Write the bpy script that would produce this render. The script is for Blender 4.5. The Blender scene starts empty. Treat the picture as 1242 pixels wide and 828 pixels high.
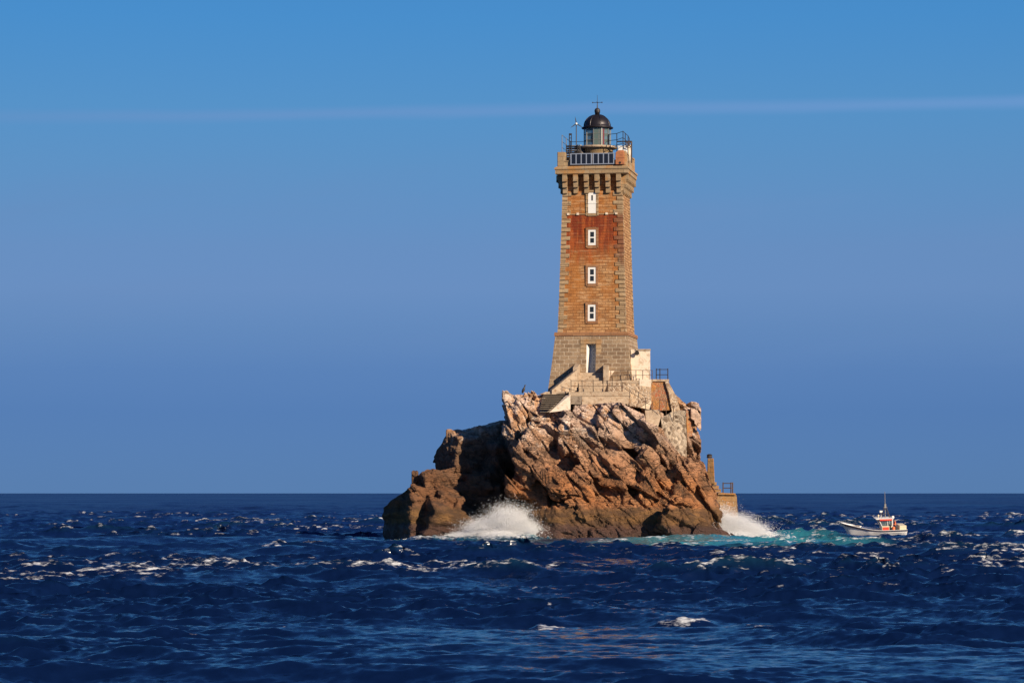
import bpy, bmesh, math, random
import numpy as np
from mathutils import Vector, Matrix, Euler

random.seed(7)
rng = np.random.default_rng(11)
sc = bpy.context.scene
COL = sc.collection
R = math.radians
CAMH, FPX, CXP, HYP = 4.0, 3600.0, 621.0, 597.5     # eye height above the sea, lens in photo pixels

def X(px, Y): return (px - CXP) / FPX * Y
def Z(py, Y): return CAMH + (HYP - py) / FPX * Y
def P(px, py, Y): return Vector((X(px, Y), Y, Z(py, Y)))
def seaY(py): return CAMH * FPX / (py - HYP)

SUN_AZ, SUN_EL = R(43), R(24)        # azimuth measured from behind the camera towards the right
SUN = Vector((math.sin(SUN_AZ) * math.cos(SUN_EL), -math.cos(SUN_AZ) * math.cos(SUN_EL), math.sin(SUN_EL)))

# ------------------------------------------------------------------ node helpers
def srgb(r, g, b):
    f = lambda c: ((c / 255 + .055) / 1.055) ** 2.4 if c > 10 else c / 255 / 12.92
    return (f(r), f(g), f(b), 1)

class NT:
    def __init__(self, tree): self.t = tree; self.n = tree.nodes; self.l = tree.links
    def new(self, kind, **kw):
        nd = self.n.new(kind)
        for k, v in kw.items(): setattr(nd, k, v)
        return nd
    def put(self, sock, v):
        if isinstance(v, bpy.types.NodeSocket): self.l.new(v, sock)
        elif v is not None:
            if isinstance(v, tuple) and len(v) == 3 and sock.type == 'RGBA': v = (*v, 1)
            sock.default_value = v
    def math(self, op, a, b=0.0, c=None, clamp=False):
        nd = self.new('ShaderNodeMath', operation=op, use_clamp=clamp)
        self.put(nd.inputs[0], a); self.put(nd.inputs[1], b)
        if c is not None: self.put(nd.inputs[2], c)
        return nd.outputs[0]
    def mix(self, f, a, b, mode='MIX'):
        nd = self.new('ShaderNodeMix', data_type='RGBA', blend_type=mode)
        self.put(nd.inputs[0], f); self.put(nd.inputs[6], a); self.put(nd.inputs[7], b)
        return nd.outputs[2]
    def noise(self, vec=None, scale=1.0, detail=4.0, rough=.55, dist=0.0):
        nd = self.new('ShaderNodeTexNoise')
        if vec is not None: self.l.new(vec, nd.inputs['Vector'])
        nd.inputs['Scale'].default_value = scale; nd.inputs['Detail'].default_value = detail
        nd.inputs['Roughness'].default_value = rough; nd.inputs['Distortion'].default_value = dist
        return nd.outputs['Fac']
    def ramp(self, f, stops, interp='LINEAR'):
        nd = self.new('ShaderNodeValToRGB'); cr = nd.color_ramp; cr.interpolation = interp
        while len(cr.elements) < len(stops): cr.elements.new(.5)
        for e, (p, c) in zip(cr.elements, stops):
            e.position = p; e.color = c if len(c) == 4 else (*c, 1)
        self.put(nd.inputs[0], f); return nd.outputs[0]
    def step(self, v, a, b):
        nd = self.new('ShaderNodeMapRange', interpolation_type='SMOOTHSTEP')
        self.put(nd.inputs[0], v); self.put(nd.inputs[1], a); self.put(nd.inputs[2], b)
        return nd.outputs[0]
    def mapping(self, vec, scale=(1, 1, 1), rot=(0, 0, 0), loc=(0, 0, 0)):
        nd = self.new('ShaderNodeMapping'); self.l.new(vec, nd.inputs[0])
        nd.inputs['Scale'].default_value = scale; nd.inputs['Rotation'].default_value = rot
        nd.inputs['Location'].default_value = loc
        return nd.outputs[0]
    def bump(self, h, strength=.5, dist=.1, normal=None):
        nd = self.new('ShaderNodeBump'); nd.inputs['Strength'].default_value = strength
        nd.inputs['Distance'].default_value = dist; self.l.new(h, nd.inputs['Height'])
        if normal is not None: self.l.new(normal, nd.inputs['Normal'])
        return nd.outputs[0]
    def coord(self, which='Object'): return self.new('ShaderNodeTexCoord').outputs[which]
    def attr(self, name): return self.new('ShaderNodeAttribute', attribute_name=name).outputs['Fac']
    def xyz(self, v):
        nd = self.new('ShaderNodeSeparateXYZ'); self.l.new(v, nd.inputs[0]); return nd.outputs

def material(name):
    m = bpy.data.materials.new(name); m.use_nodes = True
    t = NT(m.node_tree); b = m.node_tree.nodes['Principled BSDF']
    return m, t, b

def simple(name, col, rough=.6, metal=0.0, var=.25, scale=3.0, rust=None, bumpd=0.0):
    m, t, b = material(name)
    o = t.coord()
    n = t.noise(o, scale, 5, .6)
    c = t.mix(n, tuple(x * (1 - var) for x in col[:3]), tuple(min(1, x * (1 + var)) for x in col[:3]))
    if rust:
        c = t.mix(t.step(t.noise(o, scale * 1.7, 6, .65), .5, .66), c, rust)
    t.put(b.inputs['Base Color'], c)
    b.inputs['Roughness'].default_value = rough; b.inputs['Metallic'].default_value = metal
    if bumpd: t.put(b.inputs['Normal'], t.bump(t.noise(o, scale * 4, 5, .6), .7, bumpd))
    return m

def masonry(name, c1, c2, mortar, bw, rh, stain=None, msize=.02, bumpd=.03, vary=.35, rubble=False):
    m, t, b = material(name)
    uv = t.coord('UV'); o = t.coord()
    wob = t.new('ShaderNodeVectorMath', operation='SCALE')
    nz = t.new('ShaderNodeTexNoise'); t.l.new(uv, nz.inputs['Vector']); nz.inputs['Scale'].default_value = 2.3
    sub = t.new('ShaderNodeVectorMath', operation='SUBTRACT'); t.l.new(nz.outputs['Color'], sub.inputs[0]); sub.inputs[1].default_value = (.5, .5, .5)
    t.l.new(sub.outputs[0], wob.inputs[0]); wob.inputs['Scale'].default_value = .10
    add = t.new('ShaderNodeVectorMath', operation='ADD'); t.l.new(uv, add.inputs[0]); t.l.new(wob.outputs[0], add.inputs[1])
    if rubble:
        v = t.new('ShaderNodeTexVoronoi', feature='DISTANCE_TO_EDGE'); t.l.new(add.outputs[0], v.inputs['Vector']); v.inputs['Scale'].default_value = 1 / bw
        vc = t.new('ShaderNodeTexVoronoi'); t.l.new(add.outputs[0], vc.inputs['Vector']); vc.inputs['Scale'].default_value = 1 / bw
        sep = t.new('ShaderNodeSeparateColor'); t.l.new(vc.outputs['Color'], sep.inputs[0])
        face = t.step(v.outputs['Distance'], .02, .12)
        c = t.mix(sep.outputs[0], c1, c2)
        c = t.mix(face, mortar, c); h = face
    else:
        br = t.new('ShaderNodeTexBrick', offset=.5, squash=1.0); t.l.new(add.outputs[0], br.inputs['Vector'])
        for k, val in (('Color1', c1), ('Color2', c2), ('Mortar', mortar)): t.put(br.inputs[k], val)
        br.inputs['Scale'].default_value = 1; br.inputs['Mortar Size'].default_value = msize
        br.inputs['Mortar Smooth'].default_value = .3; br.inputs['Bias'].default_value = 0
        br.inputs['Brick Width'].default_value = bw; br.inputs['Row Height'].default_value = rh
        c = br.outputs['Color']; h = t.math('SUBTRACT', 1, br.outputs['Fac'])
    n1 = t.noise(o, 1.1, 6, .65); n2 = t.noise(o, 7, 4, .6)
    g = t.math('ADD', t.math('MULTIPLY', n1, 1.2 * vary), t.math('MULTIPLY', n2, 1.4 * vary))
    g = t.math('ADD', g, 1 - 1.3 * vary)
    cc = t.new('ShaderNodeCombineColor')
    for i in range(3): t.l.new(g, cc.inputs[i])
    c = t.mix(1.0, c, cc.outputs[0], 'MULTIPLY')
    if stain: c = stain(t, c, o)
    t.put(b.inputs['Base Color'], c); b.inputs['Roughness'].default_value = .9
    b.inputs['Specular IOR Level'].default_value = .2
    hh = t.math('ADD', h, t.math('MULTIPLY', t.noise(o, 9, 4, .6), .8))
    t.put(b.inputs['Normal'], t.bump(hh, .8, bumpd))
    return m

# ------------------------------------------------------------------ mesh helpers
class MB:
    def __init__(self): self.v = []; self.f = []
    def add(self, verts, faces):
        k = len(self.v); self.v += [tuple(p) for p in verts]; self.f += [tuple(i + k for i in f) for f in faces]; return self
    def hexa(self, lo, hi):      # two 4-rings, bottom and top, counter-clockwise from above
        return self.add(list(lo) + list(hi), [(3, 2, 1, 0), (4, 5, 6, 7), (0, 1, 5, 4), (1, 2, 6, 5), (2, 3, 7, 6), (3, 0, 4, 7)])
    def box(self, x0, x1, y0, y1, z0, z1, M=None):
        lo = [Vector(p) for p in ((x0, y0, z0), (x1, y0, z0), (x1, y1, z0), (x0, y1, z0))]
        hi = [Vector(p) for p in ((x0, y0, z1), (x1, y0, z1), (x1, y1, z1), (x0, y1, z1))]
        if M: lo = [M @ p for p in lo]; hi = [M @ p for p in hi]
        return self.hexa(lo, hi)
    def frustum(self, w0, d0, z0, w1, d1, z1):
        r = lambda w, d, z: [(-w / 2, -d / 2, z), (w / 2, -d / 2, z), (w / 2, d / 2, z), (-w / 2, d / 2, z)]
        return self.hexa(r(w0, d0, z0), r(w1, d1, z1))
    def tube(self, a, b, r, r2=None, n=8):
        a, b = Vector(a), Vector(b); r2 = r if r2 is None else r2
        d = (b - a).normalized(); u = d.orthogonal().normalized(); w = d.cross(u)
        vs = []
        for p, q in ((a, r), (b, r2)):
            for i in range(n):
                t = 2 * math.pi * i / n; vs.append(p + (u * math.cos(t) + w * math.sin(t)) * q)
        fs = [(i, (i + 1) % n, n + (i + 1) % n, n + i) for i in range(n)] + [tuple(range(n))[::-1], tuple(range(n, 2 * n))]
        return self.add(vs, fs)
    def lathe(self, prof, n=24, c=(0, 0, 0), a0=0.0):
        vs, fs = [], []
        for r, z in prof:
            for i in range(n):
                t = a0 + 2 * math.pi * i / n; vs.append((c[0] + r * math.cos(t), c[1] + r * math.sin(t), c[2] + z))
        for k in range(len(prof) - 1):
            for i in range(n):
                j = (i + 1) % n; fs.append((k * n + i, k * n + j, (k + 1) * n + j, (k + 1) * n + i))
        fs.append(tuple(range(n))[::-1]); fs.append(tuple(range((len(prof) - 1) * n, len(prof) * n)))
        return self.add(vs, fs)
    def ball(self, c, r, n=10, sz=1.0):
        pr = [(max(.001, r * math.sin(math.pi * k / n)), -r * sz * math.cos(math.pi * k / n)) for k in range(n + 1)]
        return self.lathe(pr, 2 * n, c)
    def prism(self, pts, ext):   # closed outline (list of Vectors) pushed along ext
        ext = Vector(ext); n = len(pts); a = [Vector(p) for p in pts]; b = [p + ext for p in a]
        return self.add(a + b, [tuple(range(n))[::-1], tuple(range(n, 2 * n))] + [(i, (i + 1) % n, n + (i + 1) % n, n + i) for i in range(n)])
    def build(self, name, mat, parent=None, smooth=False, bevel=0.0, jitter=0.0, sub=0):
        me = bpy.data.meshes.new(name)
        bm = bmesh.new()
        vs = [bm.verts.new(p) for p in self.v]
        for f in self.f:
            try: bm.faces.new([vs[i] for i in f])
            except ValueError: pass
        bmesh.ops.recalc_face_normals(bm, faces=bm.faces)
        if bevel: bmesh.ops.bevel(bm, geom=bm.edges[:], offset=bevel, segments=1, affect='EDGES', clamp_overlap=True)
        if sub: bmesh.ops.subdivide_edges(bm, edges=bm.edges[:], cuts=sub, use_grid_fill=True)
        if jitter:
            for v in bm.verts: v.co += Vector((random.uniform(-1, 1), random.uniform(-1, 1), random.uniform(-1, 1))) * jitter
        uvl = bm.loops.layers.uv.new('UVMap')
        for f in bm.faces:
            n = f.normal; f.smooth = smooth
            if abs(n.z) > .85: tx, ty = Vector((1, 0, 0)), Vector((0, 1, 0))
            else:
                tx = Vector((-n.y, n.x, 0)).normalized(); ty = Vector((0, 0, 1))
            for l in f.loops: l[uvl].uv = (l.vert.co.dot(tx) + 50, l.vert.co.dot(ty) + 50)
        bm.to_mesh(me); bm.free()
        o = bpy.data.objects.new(name, me); COL.objects.link(o)
        if mat: me.materials.append(mat)
        if parent: o.parent = parent
        return o

def tag(o, label, cat=None, group=None, kind=None):
    if label: o['label'] = label
    if cat: o['category'] = cat
    if group: o['group'] = group
    if kind: o['kind'] = kind
    return o
def thing(name, label, cat, loc=(0, 0, 0), rz=0.0, group=None):
    o = bpy.data.objects.new(name, None); COL.objects.link(o)
    o.location = loc; o.rotation_euler = (0, 0, rz)
    return tag(o, label, cat, group, 'thing')
def np_mesh(name, V, F, mat, attrs=None, smooth=True):
    me = bpy.data.meshes.new(name)
    V = np.ascontiguousarray(V, np.float32); F = np.ascontiguousarray(F, np.int32); k = F.shape[1]
    me.vertices.add(len(V)); me.vertices.foreach_set('co', V.ravel())
    me.loops.add(F.size); me.loops.foreach_set('vertex_index', F.ravel())
    me.polygons.add(len(F)); me.polygons.foreach_set('loop_start', np.arange(0, F.size, k, dtype=np.int32))
    me.polygons.foreach_set('use_smooth', np.full(len(F), smooth))
    for a, vals in (attrs or {}).items():
        at = me.attributes.new(a, 'FLOAT', 'POINT'); at.data.foreach_set('value', np.ascontiguousarray(vals, np.float32))
    me.update(calc_edges=True); me.validate()
    me.materials.append(mat)
    o = bpy.data.objects.new(name, me); COL.objects.link(o); return o

# numpy value noise
LAT = rng.random((64, 64, 64)).astype(np.float32)
def vnoise(p):
    i = np.floor(p).astype(np.int32); f = (p - i).astype(np.float32); f = f * f * (3 - 2 * f)
    i0 = i & 63; i1 = (i + 1) & 63
    x0, y0, z0 = i0[:, 0], i0[:, 1], i0[:, 2]; x1, y1, z1 = i1[:, 0], i1[:, 1], i1[:, 2]
    fx, fy, fz = f[:, 0], f[:, 1], f[:, 2]
    a = LAT[x0, y0, z0] * (1 - fx) + LAT[x1, y0, z0] * fx; b = LAT[x0, y1, z0] * (1 - fx) + LAT[x1, y1, z0] * fx
    c = LAT[x0, y0, z1] * (1 - fx) + LAT[x1, y0, z1] * fx; d = LAT[x0, y1, z1] * (1 - fx) + LAT[x1, y1, z1] * fx
    return (a * (1 - fy) + b * fy) * (1 - fz) + (c * (1 - fy) + d * fy) * fz
def fbm(p, scale, octv=4, rough=.5):
    s = np.zeros(len(p), np.float32); a = 1.0; tot = 0
    for k in range(octv):
        s += a * vnoise(p * scale + 17.3 * k); tot += a; a *= rough; scale = scale * 2.03
    return s / tot - .5
def sstep(v, a, b):
    t = np.clip((v - a) / (b - a), 0, 1); return t * t * (3 - 2 * t)

# ------------------------------------------------------------------ render, camera, light, sky
sc.render.engine = 'CYCLES'
sc.view_settings.view_transform = 'Standard'; sc.view_settings.look = 'None'
sc.view_settings.exposure = 0.4; sc.view_settings.gamma = 1.0
sc.view_settings.use_curve_mapping = False
sc.cycles.max_bounces = 5; sc.cycles.diffuse_bounces = 2; sc.cycles.glossy_bounces = 3
sc.cycles.transparent_max_bounces = 8; sc.cycles.use_denoising = True

cd = bpy.data.cameras.new('camera'); cam = bpy.data.objects.new('camera', cd); COL.objects.link(cam)
cam.location = (0, 0, CAMH); cam.rotation_euler = (R(90), 0, 0)
cd.sensor_width = 36; cd.lens = FPX / 1242 * 36; cd.shift_y = (HYP - 414) / 1242
cd.clip_start = 1; cd.clip_end = 60000
sc.camera = cam

sd = bpy.data.lights.new('sun', 'SUN'); sd.energy = 5.0; sd.angle = R(.5); sd.color = (1.0, .83, .62)
so = bpy.data.objects.new('sun', sd); COL.objects.link(so)
so.rotation_euler = SUN.to_track_quat('Z', 'Y').to_euler(); so.location = SUN * 100

w = bpy.data.worlds.new('World'); sc.world = w; w.use_nodes = True
t = NT(w.node_tree); bg = w.node_tree.nodes['Background']
sky = t.new('ShaderNodeTexSky', sky_type='NISHITA', sun_disc=False)
sky.sun_elevation = SUN_EL; sky.sun_rotation = math.pi - SUN_AZ
sky.air_density = 1.0; sky.dust_density = 0.0; sky.ozone_density = 3.0; sky.altitude = 0
dirv = t.coord('Generated'); dx, dy, dz = t.xyz(dirv)
grade = t.ramp(t.math('MULTIPLY', dz, 2.0), [
    (0.0, (.104, .250, .79)), (.054, (.12, .249, .709)), (.082, (.15, .276, .695)), (.110, (.203, .326, .699)), (.137, (.264, .378, .723)),
    (.165, (.285, .407, .722)), (.22, (.283, .483, .764)), (.258, (.27, .531, .817)), (.317, (.23, .568, .893)), (1.0, (.24, .52, .95))])
skyc = t.mix(1.0, sky.outputs[0], grade, 'MULTIPLY')
# faint high cirrus streak and soft veils
az = t.math('DIVIDE', dx, t.math('MAXIMUM', dy, .05))
elv = t.math('DIVIDE', dz, t.math('MAXIMUM', dy, .05))
line = t.math('SUBTRACT', elv, t.math('ADD', .1290, t.math('MULTIPLY', az, .0165)))
cv = t.new('ShaderNodeCombineXYZ'); t.l.new(t.math('MULTIPLY', az, 9), cv.inputs[0]); t.l.new(t.math('MULTIPLY', t.math('SUBTRACT', elv, t.math('MULTIPLY', az, .13)), 60), cv.inputs[1])
line = t.math('ADD', line, t.math('MULTIPLY', t.math('SUBTRACT', t.noise(cv.outputs[0], .8, 3), .5), .004))
streak = t.math('SUBTRACT', 1, t.step(t.math('ABSOLUTE', line), 0, .0035))
streak = t.math('MULTIPLY', streak, t.step(az, -.3, -.06))
streak = t.math('MULTIPLY', streak, .46)
veil = t.math('MULTIPLY', t.step(t.noise(cv.outputs[0], .55, 4, .5), .42, .8), t.math('MULTIPLY', t.step(elv, .02, .07), t.math('SUBTRACT', 1, t.step(elv, .09, .125))))
skyc = t.mix(streak, skyc, (1.75, 3.2, 6.2, 1))
skyc = t.mix(t.math('MULTIPLY', veil, .34), skyc, (1.6, 2.75, 5.2, 1))
tilt = t.math('ADD', 1.0, t.math('MULTIPLY', t.math('MINIMUM', t.math('MAXIMUM', az, -.3), .3), .45))
tc = t.new('ShaderNodeCombineColor')
for i in range(3): t.l.new(t.math('MULTIPLY', tilt, .985), tc.inputs[i])
skyc = t.mix(1.0, skyc, tc.outputs[0], 'MULTIPLY')
t.put(bg.inputs[0], skyc); bg.inputs[1].default_value = .0758

# ------------------------------------------------------------------ the rock: a solid field cut into tilted blocks, then meshed
SEC = np.array([  # z, left, right, front, back
    (-2.5, 1.2, 18.6, 240.6, 265), (0.0, 1.9, 18.0, 240.9, 264), (1.2, 1.6, 17.8, 241.0, 264), (2.6, 1.2, 17.6, 241.5, 264), (3.0, 1.1, 17.4, 242.0, 263.5),
    (4.5, .7, 16.7, 242.7, 263), (6.6, -.2, 15.2, 243.9, 262.5), (8.7, -.5, 13.9, 245.2, 262), (10.0, -.4, 13.3, 246.2, 261), (11.2, -.3, 12.4, 247.0, 260.5), (12.4, -.2, 11.2, 248.0, 260), (14, 0, 11, 249, 259)])
TOPX = np.array([(-1.0, 11.6), (.2, 12.1), (1.6, 12.3), (3.4, 12.75), (5.0, 12.5), (6.0, 12.2), (7.5, 11.9), (9.0, 12.1), (10.2, 11.7), (11.3, 11.4), (12.2, 12.3), (14.4, 11.5), (17, 9)])
def boxm(px, py, Y, hx, hy, hz, rx=0, ry=0, rz=0, rnd=.15):   # a chamfered block: centre, half sizes, turn
    return (np.array(P(px, py, Y)), np.array((hx, hy, hz)), np.array(Euler((R(rx), R(ry), R(rz))).to_matrix()), rnd)
BLOCKS = [
    # left stack
    boxm(578, 590, 254.2, 2.5, 2.9, 4.5, 0, -3, -56, .4), boxm(590, 545, 253.8, 2.3, 2.0, 1.9, 8, -12, -50, .25), boxm(562, 562, 252.0, 1.6, 1.8, 2.4, -4, 6, -58, .25),
    boxm(584, 590, 250.7, 1.7, 1.4, 1.0, 12, 6, 18, .3), boxm(597, 571, 251.2, .95, 1.6, 2.2, 5, 14, 30, .25), boxm(594, 605, 250.2, 1.0, 1.1, .75, 0, 0, 20, .2),
    boxm(550, 548, 252.8, 1.3, 1.4, 1.15, 0, 18, -50, .25),
    # middle block of the left group
    boxm(525, 586, 250.0, 1.6, 1.7, 1.15, 8, -6, -58, .25), boxm(540, 604, 248.4, 1.15, 1.6, .9, 25, 10, 22, .25), boxm(508, 579, 250.0, .85, 1.2, .6, 0, -10, -20, .2),
    # lower left boulder: an edge towards the viewer, one flank turned to the sun
    boxm(512, 628, 248.6, 1.9, 1.9, 2.3, -6, -8, -62, .25), boxm(541, 640, 247.0, 2.2, 1.5, 1.9, 28, 16, 24, .2), boxm(491, 632, 250.0, 1.3, 1.5, 1.75, 0, -6, -60, .3),
    boxm(560, 646, 247.6, 1.6, 1.2, 1.0, 15, 22, 20, .25),
    boxm(575, 628, 251.2, 3.0, 2.2, 3.2, 5, 0, -12, .4),
    boxm(612, 640, 252.5, 3.2, 2.4, 3.6, 0, 0, 0, .3),
    # knob at the left end of the top
    boxm(632, 488, 248.6, 1.15, 1.5, .78, -6, 9, -10, .15), boxm(645, 500, 247.3, 1.5, 1.4, .95, -14, 6, 8, .2), boxm(628, 512, 247.0, .95, 1.2, 1.3, -8, 0, -14, .2),
    # big rounded boulder and slabs on the upper front
    boxm(689, 543, 244.6, 1.25, 1.4, 1.15, -18, 4, 4, .7), boxm(654, 545, 244.9, 1.4, 1.3, 1.9, -16, 14, -8, .3), boxm(640, 575, 244.1, 1.3, 1.4, 2.0, -10, 6, -12, .3),
    boxm(712, 515, 245.6, 2.0, .8, 1.9, -32, 24, 4, .15), boxm(735, 505, 245.7, .7, 1.0, 1.9, -30, 30, 8, .12), boxm(768, 512, 245.4, 2.0, 1.0, .85, -24, 38, 8, .25),
    boxm(748, 530, 244.9, 1.9, 1.0, .8, -24, 14, 2, .3), boxm(806, 543, 244.6, 2.6, 1.0, .9, -18, 44, 10, .2), boxm(800, 575, 243.4, 2.6, 1.0, .75, -14, 46, 14, .2), boxm(782, 590, 243.0, .75, 1.1, 1.9, -12, 24, 18, .2),
    boxm(825, 592, 243.2, .9, 1.4, 1.6, -10, 12, 20, .2), boxm(840, 592, 244.6, 1.2, 1.6, 2.2, -5, 8, 14, .25), boxm(830, 518, 248.9, 1.0, 1.6, 1.9, 0, 6, 16, .15), boxm(838, 546, 248.6, .95, 1.6, 1.1, 0, 10, 10, .15), boxm(828, 508, 249.8, .8, 1.6, 1.0, 0, 14, 6, .15),
    boxm(730, 570, 243.4, 2.6, 1.2, 1.5, -20, 12, 4, .4), boxm(690, 590, 242.7, 2.0, 1.2, 1.4, -12, 0, -6, .5),
    boxm(805, 507, 253.2, .95, 3.0, 1.5, 0, 0, 0, .1), boxm(822, 535, 251.6, 1.35, 3.2, 2.7, 0, 10, 0, .2), boxm(834, 524, 250.6, .75, 1.8, 1.7, 0, 8, 10, .15),
    # smooth tide-washed plinth and its toes
    boxm(735, 638, 242.0, 4.6, 1.6, 1.55, -10, 2, 2, .7), boxm(690, 640, 241.9, 1.9, 1.6, 1.5, -8, 0, -14, .6), boxm(745, 652, 241.0, 2.2, 1.2, .75, -12, 0, 3, .5), boxm(668, 656, 241.2, 1.1, 1.0, .55, -10, 8, -20, .3),
    boxm(660, 640, 242.6, .9, 1.4, 1.5, 0, -6, -34, .3),
    # sloping slabs at the right foot
    boxm(848, 642, 239.6, 3.2, .9, .55, -26, 27, 8, .12), boxm(828, 640, 239.7, 1.9, .9, .95, -16, 28, 4, .15), boxm(870, 653, 239.0, 2.0, .8, .55, -20, 24, 12, .15), boxm(812, 640, 241.2, .7, .9, 1.3, 0, 16, 12, .2)]

def macro(p):
    x, y, z = p[:, 0], p[:, 1], p[:, 2]
    I = lambda k: np.interp(z, SEC[:, 0], SEC[:, k]).astype(np.float32)
    xl, xr, yf, yb = I(1), I(2), I(3), I(4)
    rx, ry = (xr - xl) / 2, (yb - yf) / 2
    u = np.abs(x - (xl + xr) / 2) / rx; v = np.abs(y - (yf + yb) / 2) / ry
    q = (u ** 5 + v ** 5) ** .2
    f = (q - 1) * np.minimum(rx, ry)
    f = np.maximum(f, (z - np.interp(x, TOPX[:, 0], TOPX[:, 1])) * .8)
    for c, h, M, rnd in BLOCKS:
        rad = np.linalg.norm(h) + 1.2
        near = np.nonzero((np.abs(x - c[0]) < rad) & (np.abs(y - c[1]) < rad) & (np.abs(z - c[2]) < rad))[0]
        if not len(near): continue
        q = (p[near] - c) @ M
        d = np.abs(q) - (h - rnd)
        g = np.linalg.norm(np.maximum(d, 0), axis=1) + np.minimum(d.max(1), 0) - rnd
        k = .12; a = f[near]; hh = np.clip(.5 + .5 * (a - g) / k, 0, 1)
        f[near] = a * (1 - hh) + g * hh - k * hh * (1 - hh)
    return f
JIT = rng.random((64, 64, 64, 3)).astype(np.float32)
RND = rng.random((64, 64, 64, 4)).astype(np.float32)
def cells(p, M, sizes):
    q = (p @ M) / np.array(sizes, np.float32); base = np.floor(q).astype(np.int32)
    F1 = np.full(len(p), 1e9, np.float32); F2 = F1.copy(); idx = np.zeros((len(p), 3), np.int32); off = np.zeros((len(p), 3), np.float32)
    for i in (-1, 0, 1):
        for j in (-1, 0, 1):
            for k in (-1, 0, 1):
                c = base + np.array((i, j, k), np.int32); m = c & 63
                d = q - c - JIT[m[:, 0], m[:, 1], m[:, 2]]
                dd = (d * d).sum(1); better = dd < F1
                F2 = np.where(better, F1, np.minimum(F2, dd)); F1 = np.where(better, dd, F1)
                idx[better] = m[better]; off[better] = d[better]
    rv = RND[idx[:, 0], idx[:, 1], idx[:, 2]]
    return rv, off * np.array(sizes, np.float32), np.sqrt(F2) - np.sqrt(F1)
def frame(L, N):
    L = Vector(L).normalized(); N = (Vector(N) - L * Vector(N).dot(L)).normalized(); T = L.cross(N)
    return np.array((L, N, T), np.float32).T
SLAB = frame((.62, -.25, -.74), (.72, .2, .62)); MASS = frame((.95, .1, -.25), (.1, .9, .2))

def carve(p, f):
    wv = np.stack([fbm(p, .4, 2), fbm(p + 31, .4, 2), fbm(p + 57, .4, 2)], 1) * .55
    q = p + wv
    z = p[:, 2]; left = sstep(-p[:, 0], .3, 1.5)
    lively = (.30 + .70 * sstep(z + fbm(p, .35, 2) * 1.2, 2.6, 4.6)) * (1 - .6 * left)
    tone = np.zeros(len(p), np.float32); crack = np.zeros(len(p), np.float32)
    for M, sizes, amp, tilt, cd_, cw, wgt in (
            (SLAB, (7.5, 1.6, 4.0), .75, .20, .34, .035, lively * (1 - left)), (MASS, (3.8, 2.8, 2.6), .55, .28, .3, .05, lively * left),
            (SLAB, (3.4, .75, 1.9), .30, .20, .18, .05, lively), (MASS, (1.0, .6, .55), .10, .30, .06, .08, lively * .8)):
        on = np.nonzero(wgt > .02)[0]
        rv, off, gap = cells(q[on], M, sizes)
        wl = off @ M.T
        tv = (rv[:, 1:4] - .5) * 2 * tilt
        g = amp * (rv[:, 0] - .5) + (tv * wl).sum(1)
        ck = (1 - sstep(gap, 0, cw * 1.5)) * sstep(vnoise(p[on] * .8 + sizes[0]), .25, .55)
        f[on] += wgt[on] * (g + cd_ * ck)
        if sizes[0] > 1: tone[on] += (rv[:, 0] - .5) * .6 * wgt[on]
        crack[on] = np.maximum(crack[on], ck * wgt[on])
    L_ = (p + wv * .8) @ SLAB * np.array((.13, .85, .30), np.float32)
    fr_ = np.abs(fbm(L_ + 11, 1.0, 2, .45)); crk = np.clip(1 - fr_ / .035, 0, 1) * sstep(fbm(p + 40, .22, 2), -.12, .06) * lively * (1 - left)
    f += .34 * crk; crack = np.maximum(crack, .9 * crk)
    f += (.12 - np.abs(fbm(p + 3, .9, 2))) * .13 * (.35 + .65 * lively) + (.12 - np.abs(fbm(p * np.array((1, 1, .8), np.float32), 2.6, 2, .5))) * (.08 + .15 * lively) + fbm(p, 6.0, 2) * .05
    # horizontal wear on the tide-washed foot
    f += (1 - lively) * .10 * np.sin(z * 5.5 + fbm(p, .6, 2) * 7)
    f = np.maximum(f, np.minimum(p[:, 1] - 248.6, np.minimum(z - 12.2, X(690, 250) - p[:, 0])))
    # ledges quarried out for the stairs, the landing and the walls
    x, y = p[:, 0], p[:, 1]
    px = x / 247.0 * FPX + CXP
    def cut(px0, px1, line, yb):
        zl = np.array([Z(b_, 246.5) for a_, b_ in line])
        zz = np.interp(px, [a_ for a_, b_ in line], zl)
        return np.minimum(np.minimum((px - px0), (px1 - px)) / FPX * 247, np.minimum(z - zz, yb - y))
    for args in ((651, 694, ((651, 482), (660, 499), (692, 497)), 247.0), (690, 802, ((690, 492), (730, 489), (750, 488), (768, 498), (802, 512)), 248.6),
                 (780, 833, ((780, 512), (801, 520), (811, 536), (822, 551), (833, 556)), 247.3), (788, 838, ((788, 500), (838, 505)), 248.2), (851, 900, ((851, 562), (858, 586), (868, 601), (900, 640)), 256)):
        f = np.maximum(f, cut(*args))
    f = np.maximum(f, np.minimum(X(499, 249) - x, z - 3.1 - .68 * (x - X(471, 249)) - .5 * fbm(p, .9, 2)))
    f = np.maximum(f, np.minimum(np.minimum(X(541, 252) - x, x - X(508, 252)), (z - 6.3 - 1.6 * (x - X(519, 252)) - .8 * fbm(p, .9, 2)) * .55))
    return f, tone, crack

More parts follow.
